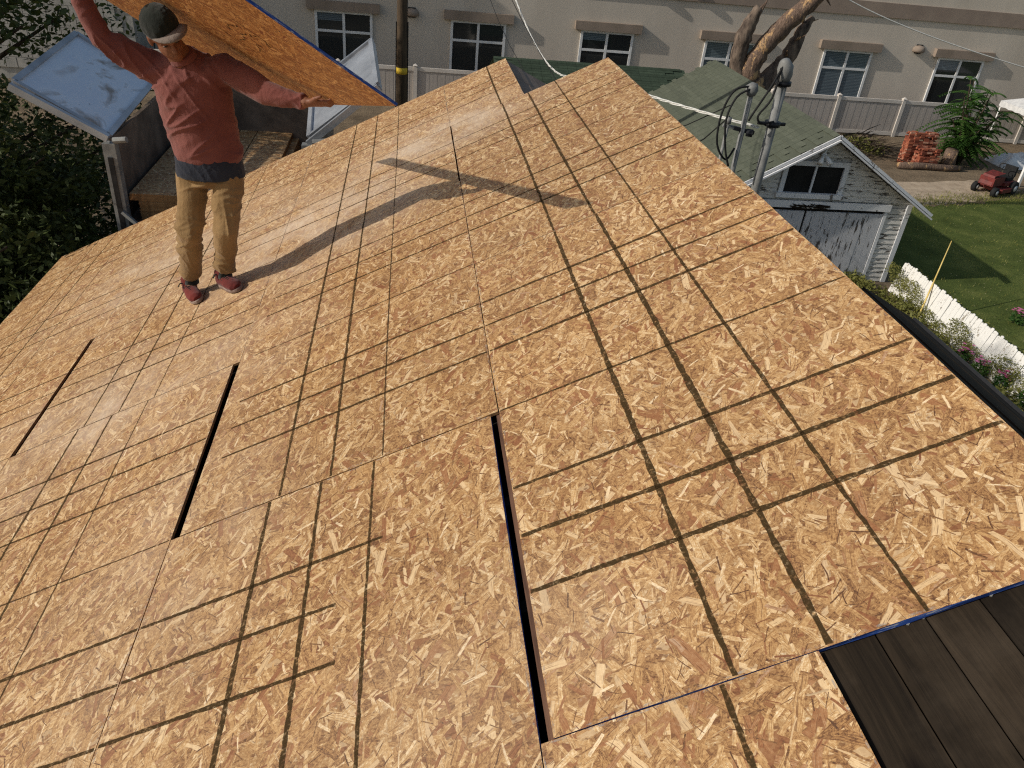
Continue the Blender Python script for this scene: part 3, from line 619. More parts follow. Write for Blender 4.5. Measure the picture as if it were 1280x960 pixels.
# ------------------------------------------------------------------ service masts and wires beside the house
def thing_mesh(name, mb, mat, label, cat, group=None, smooth=True, kind=None):
    return tag(mb.build(name, mat, None, smooth), label, cat, group, kind)
def arc(a, b, c, n=14):                                  # quadratic through a, c with control so that it passes b
    a, b, c = Vector(a), Vector(b), Vector(c); q = 2 * b - .5 * (a + c)
    return [a * (1 - t) ** 2 + q * 2 * t * (1 - t) + c * t * t for t in [i / n for i in range(n + 1)]]
def mast(x, y, top, r, lab):
    o = empty('service_mast', (x, y, -2.1), lab, 'mast', 'electrical service masts beside the roof')
    MB().tube([(0, 0, 0), (0, 0, top + 2.1)], r, 14).build('conduit', M['galv'], o, True)
    return o
m1 = mast(3.46, 7.0, .10, .050, 'thick grey service mast with a hooded weatherhead'); H = .10 + 2.1
hd = MB().tube([(0, 0, H - .02), (0, 0, H + .05), (-.02, -.01, H + .12), (-.05, -.03, H + .17), (-.07, -.05, H + .18)], [.058, .075, .080, .056, .018], 14).build('weatherhead', M['galv'], m1, True)
MB().tube([(0, 0, H - .05), (0, 0, H - .01)], .085, 14).build('collar', M['dark_metal'], m1, True)
cl = MB().tube([(0, 0, 1.74), (0, 0, 1.79)], .082, 14); cl.bar((-.16, 0, 1.765), (.14, 0, 1.765), .03, .03); cl.build('clamp', M['dark_metal'], m1, True)
m2 = mast(3.15, 7.0, -.06, .028, 'thin grey service mast with small round cap in front'); H = -.06 + 2.1
MB().tube([(0, 0, H - .01), (0, 0, H + .04), (-.01, 0, H + .09), (-.02, 0, H + .11)], [.045, .065, .06, .02], 12).build('weatherhead', M['galv'], m2, True)
c2 = MB().bar((-.10, 0, 1.70), (.13, 0, 1.66), .035, .04); c2.tube([(.05, 0, 1.66), (.11, -.03, 1.66)], .04, 8); c2.build('insulator', M['dark_metal'], m2)
m3 = mast(2.98, 7.0, -.34, .017, 'thinnest grey conduit left of the service masts'); MB().bar((-.05, 0, 1.72), (.1, 0, 1.70), .03, .03).build('insulator', M['galv'], m3)
MB().tube([(0, 0, 1.74), (0, 0, 1.80)], .03, 8).build('cap', M['galv'], m3, True)
for pts, lab in (([(3.12, 6.98, .02), (2.95, 6.95, -.02), (2.86, 6.93, -.25), (2.88, 6.93, -.55), (3.02, 6.95, -.72), (3.1, 6.97, -.60)], 'black drip loop hanging from the thin mast'),
                 ([(3.12, 6.96, .0), (2.98, 6.93, -.08), (2.91, 6.9, -.3), (2.98, 6.92, -.6), (3.06, 6.93, -.78)], 'inner black drip loop beside the thin mast'),
                 ([(3.40, 6.95, .25), (3.30, 6.92, .02), (3.18, 6.9, -.22), (3.16, 6.92, -.30)], 'black wire from the thick weatherhead down to the insulator'),
                 ([(3.38, 6.95, .22), (3.34, 6.9, -.06), (3.24, 6.9, -.24), (3.30, 6.92, -.32), (3.44, 6.94, -.30)], 'second black wire swinging between the two masts')):
    sm = []
    for i in range(len(pts) - 1):
        p0, p1, p2, p3 = [Vector(pts[max(0, min(len(pts) - 1, i + q))]) for q in (-1, 0, 1, 2)]
        for t in (0, .25, .5, .75): sm.append(.5 * ((2 * p1) + (p2 - p0) * t + (2 * p0 - 5 * p1 + 4 * p2 - p3) * t * t + (3 * p1 - p0 - 3 * p2 + p3) * t ** 3))
    sm.append(Vector(pts[-1])); thing_mesh('drip_loop', MB().tube(sm, .011, 7), M['cable_b'], lab, 'wire', 'drip loops on the masts')
def cable(pts, r, mat, lab, twist=False):
    mb = MB()
    if twist:
        L = 0; fine = []
        for a, b in zip(pts, pts[1:]):
            n = max(2, int((b - a).length / .045)); fine += [a.lerp(b, i / n) for i in range(n)]
        for ph in (0, 2.1, 4.2):
            pp = []
            for i, p in enumerate(fine): a = i * .45 + ph; pp.append(p + Vector((math.cos(a) * r * .8, math.sin(a) * r * .5, math.sin(a) * r * .8)))
            mb.tube(pp, r * .62, 5)
    else: mb.tube(pts, r, 6)
    return thing_mesh('overhead_cable', mb, mat, lab, 'cable')
cable(arc((3.32, 7.0, -.38), (2.48, 8.4, -.42), (2.3, 11.3, -.72), 10) [:-1] + arc((2.3, 11.3, -.72), (1.79, 16, -.38), (.2, 20.8, 4.5), 20), .0115, M['cable_w'], 'white twisted service cable sagging from the masts to the pole', True)
cable(arc((3.0, 7.05, -.3), (2.2, 13, -1.2), (-.3, 20.9, 3.8), 18), .007, M['cable_b'], 'thin dark wire running from the masts up to the pole')
cable(arc((3.0, 7.1, -.2), (1.5, 14, -.9), (-.3, 20.9, 5.2), 18), .006, M['cable_b'], 'thinnest dark wire above the other pole wire')
cable(arc((7.2, 14, .46), (9.25, 14, -.15), (12.5, 14, -.75), 14), .012, M['cable_w'], 'pale overhead cable crossing the stucco wall at upper right')
# ------------------------------------------------------------------ dead tree behind the garage
dt = empty('dead_tree', (13.2, 30, G), 'broken dead tree with three bare limbs behind the garage', 'tree')
def limb(pts, rad, name, n=16, par=dt, mat='bark', base=(13.2, 30, G)):
    P_ = [Vector(p) - Vector(base) for p in pts]; sm = []; rr = []
    for i in range(len(P_) - 1):
        p0, p1, p2, p3 = [P_[max(0, min(len(P_) - 1, i + q))] for q in (-1, 0, 1, 2)]
        for t in (0, .2, .4, .6, .8):
            q = .5 * ((2 * p1) + (p2 - p0) * t + (2 * p0 - 5 * p1 + 4 * p2 - p3) * t * t + (3 * p1 - p0 - 3 * p2 + p3) * t ** 3)
            sm.append(q + Vector((random.uniform(-.03, .03), 0, 0))); rr.append((rad[i] + (rad[i + 1] - rad[i]) * t) * random.uniform(.9, 1.1))
    sm.append(P_[-1]); rr.append(rad[-1])
    return MB().tube(sm, rr, n, jit=.07).build(name, M[mat], par, True)
limb([(13.1, 30, G), (13.05, 30, -5.4), (13.1, 30, -4.5), (13.1, 30, -4.0)], [.75, .6, .58, .45], 'trunk')
limb([(12.8, 30, -4.6), (12.40, 30, -3.7), (12.30, 29.9, -2.9), (12.36, 29.8, -2.2), (12.60, 29.7, -1.5)], [.36, .33, .31, .27, .17], 'limb', mat='bark_grey')
limb([(12.95, 30, -4.5), (12.85, 29.8, -3.6), (13.15, 29.7, -2.8), (13.75, 29.6, -1.95), (14.55, 29.5, -1.05), (15.6, 29.3, .3)], [.38, .37, .35, .32, .29, .22], 'limb')
limb([(13.5, 30.1, -4.5), (14.05, 30.1, -3.7), (14.42, 30.0, -2.9), (14.60, 30, -2.2), (14.92, 30, -1.7)], [.38, .33, .28, .22, .10], 'limb', mat='bark_grey')
sp = MB()
for b, d in (((12.5, 29.7, -1.7), (.25, 0, .35)), ((14.7, 30, -1.9), (.3, -.1, .12)), ((14.6, 30, -2.1), (-.1, -.1, .5)), ((14.9, 29.5, -.9), (.25, 0, -.25)), ((12.7, 29.7, -1.55), (.12, 0, .3)), ((14.3, 29.7, -2.5), (.15, -.3, .2)), ((14.2, 29.9, -3.1), (-.2, -.4, .2))):
    b = Vector(b) - Vector((13.2, 30, G)); sp.tube([b, b + Vector(d) * .6, b + Vector(d) * 1.3], [.06, .04, .010], 6)
sp.build('broken_twig', M['bark'], dt)
# ------------------------------------------------------------------ leafy things
def leaf_cloud(mb, centres, n, size, flat=.6, mi=0, shell=.55):
    for _ in range(n):
        c, r = random.choice(centres); c = Vector(c)
        d = Vector((random.gauss(0, 1), random.gauss(0, 1), random.gauss(0, 1))).normalized()
        p = c + Vector((d.x * r[0], d.y * r[1], d.z * r[2])) * (shell + (1 - shell) * random.random()) * random.uniform(.75, 1.12)
        a = Vector((random.gauss(0, 1), random.gauss(0, 1), random.gauss(0, flat))).normalized(); b = a.cross(Vector((random.gauss(0, 1), random.gauss(0, 1), random.gauss(0, 1)))).normalized()
        s_ = size * random.uniform(.6, 1.4)
        mb.add([p - a * s_, p + b * s_ * .45, p + a * s_, p - b * s_ * .45], [(0, 1, 2, 3)], mi)
def tree(loc, h, rad, lab, nclump, nleaf, size, mat, zlow, name='leafy_tree', group=None):
    o = empty(name, loc, lab, 'tree', group); tr = MB(); cl = []
    tr.tube([(0, 0, 0), (.05, .02, h * .3), (-.03, .04, h * .6), (.02, 0, h * .85)], [.2, .16, .1, .04], 10)
    for i in range(nclump):
        a = random.uniform(0, 6.28); zz = random.uniform(zlow, 1) * h; q = (1 - ((zz / h - .5) / .62) ** 2); q = max(q, .25) ** .5
        rr = rad * q * random.uniform(.35, 1); c = (math.cos(a) * rr, math.sin(a) * rr, zz); s_ = random.uniform(.28, .6) * rad * .55
        cl.append((c, (s_, s_, s_ * .75))); b0 = (0, 0, max(.3, zz - rr * .7)); tr.tube([b0, (c[0] * .5, c[1] * .5, (zz + b0[2]) / 2 + .1), c], [.06, .035, .012], 5)
    tr.build('trunk', M['trunk'], o, True); mb = MB(); leaf_cloud(mb, cl, nleaf, size); tag(mb.build('crown', M[mat], o))
    return o
tree((-6.7, 9.6, G), 10.6, 2.75, 'tall dark leafy tree at the upper left edge', 210, 84000, .045, 'leaf_dark', .04)
tree((-6.3, 6.7, G), 6.0, 2.5, 'lower dark leafy tree beside the left eave', 120, 44000, .042, 'leaf_dark', .04)
tree((-4.9, 8.9, G), 4.9, 1.5, 'small dark bushy tree below the raised trailer panel', 80, 26000, .042, 'leaf_dark', .04)
hd_ = empty('hedge', (-6.3, 12.0, G), 'dense dark hedge behind the small bushy tree', 'hedge'); hm = MB()
leaf_cloud(hm, [((random.uniform(-3.4, 3.2), random.uniform(-1.0, 1.0), random.uniform(.3, 3.9)), (.7, .6, .6)) for q in range(130)], 42000, .055); hm.build('foliage', M['leaf_dark'], hd_)
hs_ = MB()
for q in range(9): hs_.tube([(-3.2 + q * .8, 0, 0), (-3.1 + q * .8, .1, 1.8), (-3.3 + q * .8, 0, 3.4)], [.06, .05, .02], 6)
hs_.build('stems', M['trunk'], hd_)['kind'] = 'stuff'
tree((-9.8, 13.6, G), 10.5, 3.2, 'dark leafy tree behind the tall tree at left', 100, 34000, .06, 'leaf_dark', .05)
for (x, y, h, r_, lab) in ((-11.5, 8.6, 11.5, 3.4, 'unseen leafy tree added at left for shade, nearest the house'), (-12.5, 16.5, 12.5, 3.6, 'unseen leafy tree added at left for shade, middle of three'), (-14, 23, 13, 3.8, 'unseen leafy tree added at left for shade, nearest the block wing')):  # unseen trees, added to cast shade on the ground and block wing
    tree((x, y, G), h, r_, lab, 60, 9000, .11, 'leaf_dark', .08, group='unseen trees added at left to shade the ground')
# young tree with long feathered leaves in front of the fence
yt = empty('young_tree', (22.4, 29.1, G), 'young green tree with long feathery leaves by the fence', 'tree')
st = MB(); fr = MB()
for i in range(15):
    a = i * .9; top = Vector((math.cos(a) * random.uniform(.2, 1.5), math.sin(a) * .8, random.uniform(1.4, 3.4))); st.tube([(math.cos(a) * .1, math.sin(a) * .1, 0), top * .5 + Vector((0, 0, .2)), top], [.05, .035, .015], 6)
    for q in range(16):
        t = .25 + .75 * q / 15; b = Vector((top.x * t, top.y * t, top.z * t)); az = random.uniform(0, 6.28); L = random.uniform(.6, 1.15); d = Vector((math.cos(az), math.sin(az), random.uniform(-.1, .5))).normalized(); sd = d.cross(Vector((0, 0, 1))).normalized()
        for m_ in range(13):
            s_ = (m_ + 1) / 13; p = b + d * L * s_ + Vector((0, 0, -.45 * L * s_ * s_))
            for sg in (-1, 1):
                e = p + sd * sg * .19 * (1.1 - .5 * s_) + Vector((0, 0, -.07)) + d * .05; fr.add([p, (p + e) / 2 + d * .045, e, (p + e) / 2 - d * .045], [(0, 1, 2, 3)])
st.build('trunk', M['trunk'], yt, True); fr.build('crown', M['leaf_mid'], yt)
# ------------------------------------------------------------------ yard things
bp = empty('brick_stack', (20.2, 28.6, G), 'stack of old red bricks beside the young tree', 'bricks'); bme = MB().box(0, .2, 0, .095, 0, .06).mesh('brick'); bme.materials.append(M['brick'])
for (ox, oy, nx, ny, nz) in ((-.55, 0, 6, 4, 20), (-.25, -.6, 4, 5, 13)):
    for z_ in range(nz):
        for i in range(nx):
            for j in range(ny):
                if nz - z_ < 6 and random.random() < .42: continue
                if i not in (0, nx - 1) and j not in (0,) and z_ < nz - 3: continue
                link('brick', bme, M['brick'], bp, mw=Matrix.Translation((ox + i * .206 + random.uniform(-.015, .015), oy + j * .1 + random.uniform(-.015, .015), z_ * .063)) @ Matrix.Rotation(random.uniform(-.16, .16), 4, 'Z'))
br = MB()
for i in range(150):
    x, y = random.gauss(0, .95), random.gauss(0, .6); L = random.uniform(.3, 1.2); a = random.uniform(-.7, .7); zz = max(.05, .75 - .3 * (x * x + y * y)) * random.random(); d = Vector((math.cos(a), math.sin(a), random.uniform(-.2, .4))) * L
    br.tube([(x, y, zz), Vector((x, y, zz)) + d * .5 + Vector((0, 0, .05)), Vector((x, y, zz)) + d], [random.uniform(.015, .04), .02, .008], 5)
bo = empty('branch_pile', (18.3, 30.0, G), 'heap of cut branches and brush left of the bricks', 'branches'); br.build('branch', M['trunk'], bo)['kind'] = 'stuff'
lb = MB(); leaf_cloud(lb, [((0, 0, .25), (1.5, .8, .45))], 1500, .06); lb.build('dry_leaf', M['leaf_dry'], bo)['kind'] = 'stuff'
lo = empty('log', (20.6, 27.95, G), 'pale log lying on the ground before the bricks', 'log'); MB().tube([(-1.5, 0, .13), (-.5, .05, .14), (.6, 0, .12), (1.3, .1, .12)], [.13, .14, .13, .10], 12, jit=.05).build('trunk', M['bark'], lo, True)
st_ = empty('tree_stump', (21.6, 28.5, G), 'cut stump leaning under the young tree', 'stump'); MB().tube([(0, 0, 0), (-.1, -.1, .35), (-.15, -.15, .75)], [.32, .27, .24], 12, jit=.07).build('trunk', M['bark'], st_, True)
# riding mower
mo = empty('riding_mower', (21.6, 25.5, G), 'red and black riding mower parked at the lawn edge', 'mower', rz=R(25))
mb = MB(); mb.box(-.75, -.05, -.28, .28, .36, .66); mb.add([(-.78, -.24, .40), (-.78, .24, .40), (-.70, .22, .74), (-.70, -.22, .74), (-.1, -.26, .80), (-.1, .26, .80)], [(0, 3, 2, 1), (3, 4, 5, 2)]); mb.build('hood', M['red'], mo)
MB().box(-.05, .75, -.36, .36, .34, .46).build('deck', M['red'], mo); MB().box(-.35, .35, -.5, .5, .14, .28).build('mower_deck', M['red'], mo)
mb = MB(); mb.box(.25, .68, -.22, .22, .47, .58); mb.box(.62, .74, -.22, .22, .582, .95); mb.build('seat', M['rubber'], mo)
mb = MB(); mb.tube([(-.1, 0, .75), (.08, 0, .98)], .02, 8); mb.tube([(.08 + .05 * math.sin(a) * .5, .17 * math.cos(a), .98 + .10 * math.sin(a)) for a in [q * .45 for q in range(15)]], .015, 6); mb.build('steering_wheel', M['rubber'], mo, True)
for (x, y, r_) in ((.5, .42, .25), (.5, -.42, .25), (-.62, .38, .18), (-.62, -.38, .18)):
    wl = MB().tube([(x, y - .09, r_), (x, y - .07, r_), (x, y + .07, r_), (x, y + .09, r_)], [r_ * .8, r_, r_, r_ * .8], 18).build('wheel', M['rubber'], mo, True); MB().tube([(x, y - .1, r_), (x, y + .1, r_)], r_ * .45, 12).build('rim', M['tarp'], wl, True)
# tarp covered heap, white post, canopy, bin
tp = empty('tarp_heap', (25.3, 29.4, G), 'heap of stuff under white plastic sheeting at the right edge', 'tarp'); mb = MB(); n = 16; vs = []
for i in range(n + 1):
    for j in range(n + 1):
        x, y = -1 + 2 * i / n, -.7 + 1.4 * j / n; d = max(abs(x), abs(y) / .7); vs.append((x, y, max(.0, (1 - d ** 3) * .42) + .30 * mnoise.noise(Vector((x * 3, y * 3, 1))) * (1 - d ** 4) + .01))
mb.add(vs, [(i * (n + 1) + j, (i + 1) * (n + 1) + j, (i + 1) * (n + 1) + j + 1, i * (n + 1) + j + 1) for i in range(n) for j in range(n)]).build('sheeting', M['tarp'], tp, True)
MB().box(-.5, .45, -.3, .25, 0, .3).build('crate', M['rubber'], tp)
wp = empty('white_post', (23.3, 26.4, G), 'short white post at the right edge by the mower', 'post'); mb = MB().box(-.05, .05, -.05, .05, 0, 1.1); mb.build('shaft', M['white'], wp); MB().add([(-.065, -.065, 1.1), (.065, -.065, 1.1), (.065, .065, 1.1), (-.065, .065, 1.1), (0, 0, 1.17)], [(0, 1, 4), (1, 2, 4), (2, 3, 4), (3, 0, 4), (3, 2, 1, 0)]).build('cap', M['white'], wp)
cn = empty('canopy', (27.6, 31.3, G), 'white canopy with gathered corner at the right edge', 'canopy')
MB().add([(-1.5, -1.4, 1.95), (1.5, -1.4, 1.95), (1.5, 1.4, 1.95), (-1.5, 1.4, 1.95), (0, 0, 2.6)], [(0, 1, 4), (1, 2, 4), (2, 3, 4), (3, 0, 4)]).build('roof', M['tarp'], cn)
vl = MB(); 
for (a, b) in (((-1.5, -1.4), (1.5, -1.4)), ((-1.5, 1.4), (-1.5, -1.4))):
    for q in range(12):
        t, t2 = q / 12, (q + 1) / 12; p = [a[0] + (b[0] - a[0]) * t, a[1] + (b[1] - a[1]) * t]; r_ = [a[0] + (b[0] - a[0]) * t2, a[1] + (b[1] - a[1]) * t2]; vl.add([(p[0], p[1], 1.949), (r_[0], r_[1], 1.949), (r_[0] * 1.01, r_[1] * 1.01, 1.70 + .03 * (q % 2)), (p[0] * 1.01, p[1] * 1.01, 1.73 - .03 * (q % 2))], [(0, 1, 2, 3)])
vl.build('valance', M['tarp'], cn)
for x, y in ((-1.45, -1.35), (1.45, -1.35), (1.45, 1.35), (-1.45, 1.35)): MB().tube([(x, y, 0), (x, y, 1.95)], .03, 8).build('leg', M['white'], cn, True)
gt = MB(); gt.tube([(-1.47, -1.38, 1.9), (-1.5, -1.42, 1.5), (-1.48, -1.4, 1.1), (-1.52, -1.42, .75)], [.16, .08, .13, .05], 10, jit=.2); gt.build('gathered_curtain', M['tarp'], cn, True)
# ------------------------------------------------------------------ picket fence with creepers along the garden bed
pf = empty('picket_fence', (12.74, 12, G), 'low white picket fence overgrown with vines beside the lawn', 'fence'); PFI = Matrix.Translation((-12.74, -12, -G)); pm = None
LEAN = R(14)
for i in range(118):
    y = 16.45 - i * .085; h = .86 + random.uniform(-.03, .03)
    pm = MB(); pm.add([(-.009, -.0425, 0), (.009, -.0425, 0), (.009, .0425, 0), (-.009, .0425, 0), (-.009, -.0425, h - .02), (.009, -.0425, h - .02), (.009, .0425, h - .02), (-.009, .0425, h - .02), (-.009, 0, h), (.009, 0, h)], [(0, 3, 2, 1), (0, 1, 5, 4), (2, 3, 7, 6), (1, 2, 6, 9, 5), (3, 0, 4, 8, 7), (4, 5, 9, 8), (6, 7, 8, 9)])
    pm.build('picket', M['picket'], pf, mw=PFI @ Matrix.Translation((12.36 + .007 * (i % 2) + random.uniform(-.004, .004), y, G + .02)) @ Matrix.Rotation(LEAN, 4, 'Y') @ Matrix.Rotation(R(random.uniform(-1.2, 1.2)), 4, 'X'))
for z_ in (.18, .72): MB().box(.012, .045, 6.4, 16.5, z_, z_ + .07).build('rail', M['white'], pf, mw=PFI @ Matrix.Translation((12.36, 0, G + .02)) @ Matrix.Rotation(LEAN, 4, 'Y'))
for q in range(5): MB().box(.048, .12, 16.35 - q * 2.4, 16.43 - q * 2.4, 0, .78).build('post', M['white'], pf, mw=PFI @ Matrix.Translation((12.36, 0, G)) @ Matrix.Rotation(LEAN, 4, 'Y'))
vn = MB(); leaf_cloud(vn, [((12.30, y, G + z_), (.12, .45, .22)) for y, z_ in ((16.4, .6), (16.1, .4), (15.6, .55), (15.2, .3), (14.6, .2), (13.2, .25), (12.2, .3), (11.4, .4), (10.6, .5), (12.9, .25), (14.0, .2), (11.8, .55), (13.5, .5))], 5600, .026); leaf_cloud(vn, [((12.72, y, G + .62), (.2, .4, .2)) for y in (16, 14.6, 13.2, 12, 10.8)], 1300, .03)
tag(vn.build('creeper', M['leaf_dry']), 'olive creeper climbing over the picket fence', 'creeper', kind='stuff')
bx = MB(); leaf_cloud(bx, [((11.9 + random.uniform(-.4, .15), y, G + .12), (.4, .5, .25)) for y in (17, 16.6, 16.1, 15.5, 15, 14.3, 13.6, 12.8, 12, 11.2, 10.4)], 4200, .05)
tag(bx.build('ground_cover', M['leaf_dry']), 'dry olive ground cover between house and picket fence', 'ground cover', kind='stuff')
for (x, y, z_, lab) in ((14.9, 14.8, .35, 'pink flower cluster on the lawn side of the picket fence'), (12.15, 12.3, .35, 'pink flower cluster nearest the roof edge'), (12.1, 12.9, .3, 'pink flower cluster low against the picket fence'), (12.25, 11.7, .4, 'pink flower cluster at the right end of the picket fence'), (12.3, 11.0, .5, 'pink flower cluster at the right picture edge')):
    o = empty('flower', (x, y, G), lab, 'flower', 'pink flowers in the garden bed'); f = MB()
    for q in range(16):
        c = Vector((random.gauss(0, .08), random.gauss(0, .08), z_ + random.gauss(0, .05)))
        for a in range(5): d = Vector((math.cos(a * 1.256), math.sin(a * 1.256), .3)) * .045; s2 = Vector((-d.y, d.x, 0)) * .5; f.add([c, c + d * .6 + s2, c + d, c + d * .6 - s2], [(0, 1, 2, 3)])
    f.build('petals', M['pink'], o)['kind'] = 'stuff'; g_ = MB(); leaf_cloud(g_, [((0, 0, z_ * .5), (.22, .22, z_ * .5))], 260, .04); g_.tube([(0, 0, 0), (.02, 0, z_)], .008, 5); g_.build('foliage', M['leaf_mid'], o)
thing_mesh('bamboo_stake', MB().tube([(12.1, 14.7, G), (12.45, 15.1, G + .7), (13.0, 15.75, G + 1.75)], [.022, .02, .012], 8), M['bamboo'], 'yellow bamboo stake leaning over the picket fence', 'stake')

# ------------------------------------------------------------------ raised debris trailer at the far edge of the roof, loaded with sheets
TL = Vector((-2.1, 7.8, G)); tr = empty('lift_trailer', TL, 'raised metal roofing trailer with two flared side panels', 'trailer'); TI = Matrix.Translation(-TL)
def quad_panel(a, b, c, d, t, name, mat, par=tr, fr=None):
    a, b, c, d = map(Vector, (a, b, c, d)); n = (b - a).cross(d - a).normalized(); vs = [a, b, c, d, a - n * t, b - n * t, c - n * t, d - n * t]
    o = MB().add(vs, [(0, 1, 2, 3), (7, 6, 5, 4), (0, 4, 5, 1), (1, 5, 6, 2), (2, 6, 7, 3), (3, 7, 4, 0)]).build(name, mat, par, mw=TI)
    if fr:
        ctr = (a + b + c + d) / 4
        for p, q in ((a, b), (b, c), (c, d), (d, a)):
            i1, i2 = p.lerp(ctr, .03), q.lerp(ctr, .03); MB().bar(i1 + n * .012, i2 + n * .012, .05, .03, upv=n).build('edge_rail', fr, o)
    return o
lw = quad_panel((-3.0, 6.55, -.72), (-3.0, 8.2, -.58), (-3.72, 8.2, -.14), (-3.72, 6.55, -.28), .05, 'side_panel', M['scuffed'], fr=M['alu'])
rw = quad_panel((-1.35, 8.2, -.52), (-1.23, 6.6, -.64), (-.58, 6.6, -.12), (-.70, 8.2, .0), .05, 'side_panel', M['alu'], fr=M['alu'])
F0 = -1.52
MB().box(-3.02, -2.98, 6.55, 8.95, F0, -.72).build('bin_wall', M['rust_in'], tr, mw=TI); MB().box(-1.25, -1.21, 6.55, 8.95, F0, -.66).build('bin_wall', M['rust_in'], tr, mw=TI)
MB().box(-2.976, -1.254, 8.9, 8.945, F0, -.72).build('bin_wall', M['rust_in'], tr, mw=TI); MB().box(-3.02, -1.21, 6.5, 8.95, F0 - .06, F0 - .002).build('bin_floor', M['rust_in'], tr, mw=TI)
for x, zt in ((-2.98, -.74), (-1.23, -.66)):
    ps = MB(); ps.box(x - .055, x + .055, 6.44, 6.54, F0 - .5, zt); p_ = ps.build('post', M['galv'], tr, mw=TI)
    MB().box(x - .022, x + .022, 6.43, 6.439, F0 - .2, zt - .12).build('slot', M['dark_metal'], p_, mw=TI and None)
    MB().tube([(x + .05, 6.45, zt + .03), (x + .17, 6.43, zt + .05)], .028, 8).build('hinge_pin', M['galv'], p_)
    MB().bar((x + .02, 6.42, F0 + .15), (x + .16, 6.40, F0 + .02), .03, .03).build('latch', M['galv'], p_)
MB().bar((-2.98, 6.47, -.70), (-3.72, 6.5, -.30), .05, .06).build('brace', M['alu'], tr, mw=TI); MB().bar((-1.23, 6.5, -.66), (-.58, 6.52, -.12), .05, .06).build('brace', M['alu'], tr, mw=TI)
for x in (-2.9, -1.35):
    for (ya, yb) in ((6.7, 8.7), (8.7, 6.7)): MB().bar((x + (.04 if ya < yb else -.04), ya, F0 - .08), (x + (.04 if ya < yb else -.04), yb, G + .75), .05, .09).build('lift_arm', M['dark_metal'], tr, mw=TI)
    MB().box(x - .06, x + .06, 6.2, 9.3, G + .55, G + .72).build('chassis_rail', M['dark_metal'], tr, mw=TI)
for x in (-3.15, -1.1):
    for y in (7.5, 8.3):
        wl = MB().tube([(x - .1, y, G + .36), (x - .08, y, G + .36), (x + .08, y, G + .36), (x + .1, y, G + .36)], [.3, .36, .36, .3], 20).build('wheel', M['rubber'], tr, True, TI); MB().tube([(x - .11, y, G + .36), (x + .11, y, G + .36)], .18, 14).build('rim', M['galv'], wl, True)
MB().box(-2.2, -2.05, 9.3, 11.2, G + .55, G + .68).build('tow_bar', M['dark_metal'], tr, mw=TI)
# sheets lying in the trailer
stack_me = osb_box(1.22, 2.44, .0122)
def sheet(mw, lab, grp=None, lines=False, mats=None):
    o = link('strand_board_sheet', stack_me if mats is None else osb_box(1.22, 2.44, .0125, ('y0', 'y1')), mats or [M['osb'], M['edge_tan'], M['edge_blue']], mw=mw); tag(o, lab, 'board', grp)
    if lines:
        mb = MB()
        for q in (16, 24, 32, 48, 64, 72, 80): ribbon(mb, (.01, q * IN, 0), (1.21, q * IN, 0), .009, mi=1)
        for q in (16, 24, 32): ribbon(mb, (q * IN, .01, 0), (q * IN, 2.43, 0), .012)
        mb.build('printed_line', [M['ink'], M['ink_thin']], o)
    return o
NS = 22
for i in range(NS):
    z_ = F0 + .0135 + i * .0127; top = i == NS - 1; dx = .06 if i < NS - 5 else -.02
    sheet(Matrix.Translation((-2.90 + dx + random.uniform(-.006, .006), 6.56 + random.uniform(-.01, .01), z_)), 'top strand board sheet of the stack in the trailer' if top else 'strand board sheet lower down in the trailer stack', None if top else 'stacked sheets in the trailer', top)
# ------------------------------------------------------------------ the sheet the worker carries
P1 = Vector((-.37, 2.50, .69)); D8 = Vector((-.885, 2.203, -.563)).normalized(); D4 = -SUN; D4 = (D4 - D8 * D4.dot(D8)).normalized(); D4 = Matrix.Rotation(R(3), 3, D8) @ D4; DN = D4.cross(D8)
SM = Matrix((D4, D8, DN)).transposed().to_4x4(); SM.translation = P1
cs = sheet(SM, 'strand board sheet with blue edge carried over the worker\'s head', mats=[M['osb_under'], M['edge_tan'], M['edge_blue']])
mk = MB()
for row in range(3):
    x = .47 + row * .075
    for q in range(7):
        y = .52 + q * .05
        if random.random() < .8: ribbon(mk, (x + random.uniform(-.02, .02), y, 0), (x + random.uniform(-.025, .025), y + .035, 0), .011, seg=.02)
ribbon(mk, (.44, .50, 0), (.66, .50, 0), .008); ribbon(mk, (.44, .90, 0), (.66, .90, 0), .008)
mk.build('ink_stamp', M['ink'], cs)['kind'] = 'stuff'

# ------------------------------------------------------------------ the worker
def blob(mb, voxel=.007, smooth=6, fold=None):
    me = mb.mesh('tmp'); o = bpy.data.objects.new('tmp', me); C.objects.link(o)
    r_ = o.modifiers.new('r', 'REMESH'); r_.mode = 'VOXEL'; r_.voxel_size = voxel
    s_ = o.modifiers.new('s', 'SMOOTH'); s_.factor = .5; s_.iterations = smooth
    dg = bpy.context.evaluated_depsgraph_get(); out = bpy.data.meshes.new_from_object(o.evaluated_get(dg)); bpy.data.objects.remove(o); out.materials.clear()
    if fold:
        n = len(out.vertices); co = np.empty(n * 3, 'f'); no = np.empty(n * 3, 'f'); out.vertices.foreach_get('co', co); out.vertices.foreach_get('normal', no); co = co.reshape(-1, 3); no = no.reshape(-1, 3)
        d = np.array([fold(Vector(p)) for p in co], 'f'); co += no * d[:, None]; out.vertices.foreach_set('co', co.ravel()); out.update()
    out.polygons.foreach_set('use_smooth', [True] * len(out.polygons)); return out
WB = Vector((-1.47, 3.55, -.74))
man = empty('person', WB, 'worker in maroon sweatshirt and khaki trousers carrying a board overhead', 'person'); MI = Matrix.Translation(-WB)
V = Vector
shA, shB = V((-1.645, 3.54, .565)), V((-1.265, 3.51, .585)); elA, elB = V((-1.85, 3.47, .70)), V((-1.05, 3.38, .505)); wrA, wrB = V((-1.925, 3.45, .93)), V((-.835, 3.285, .492))
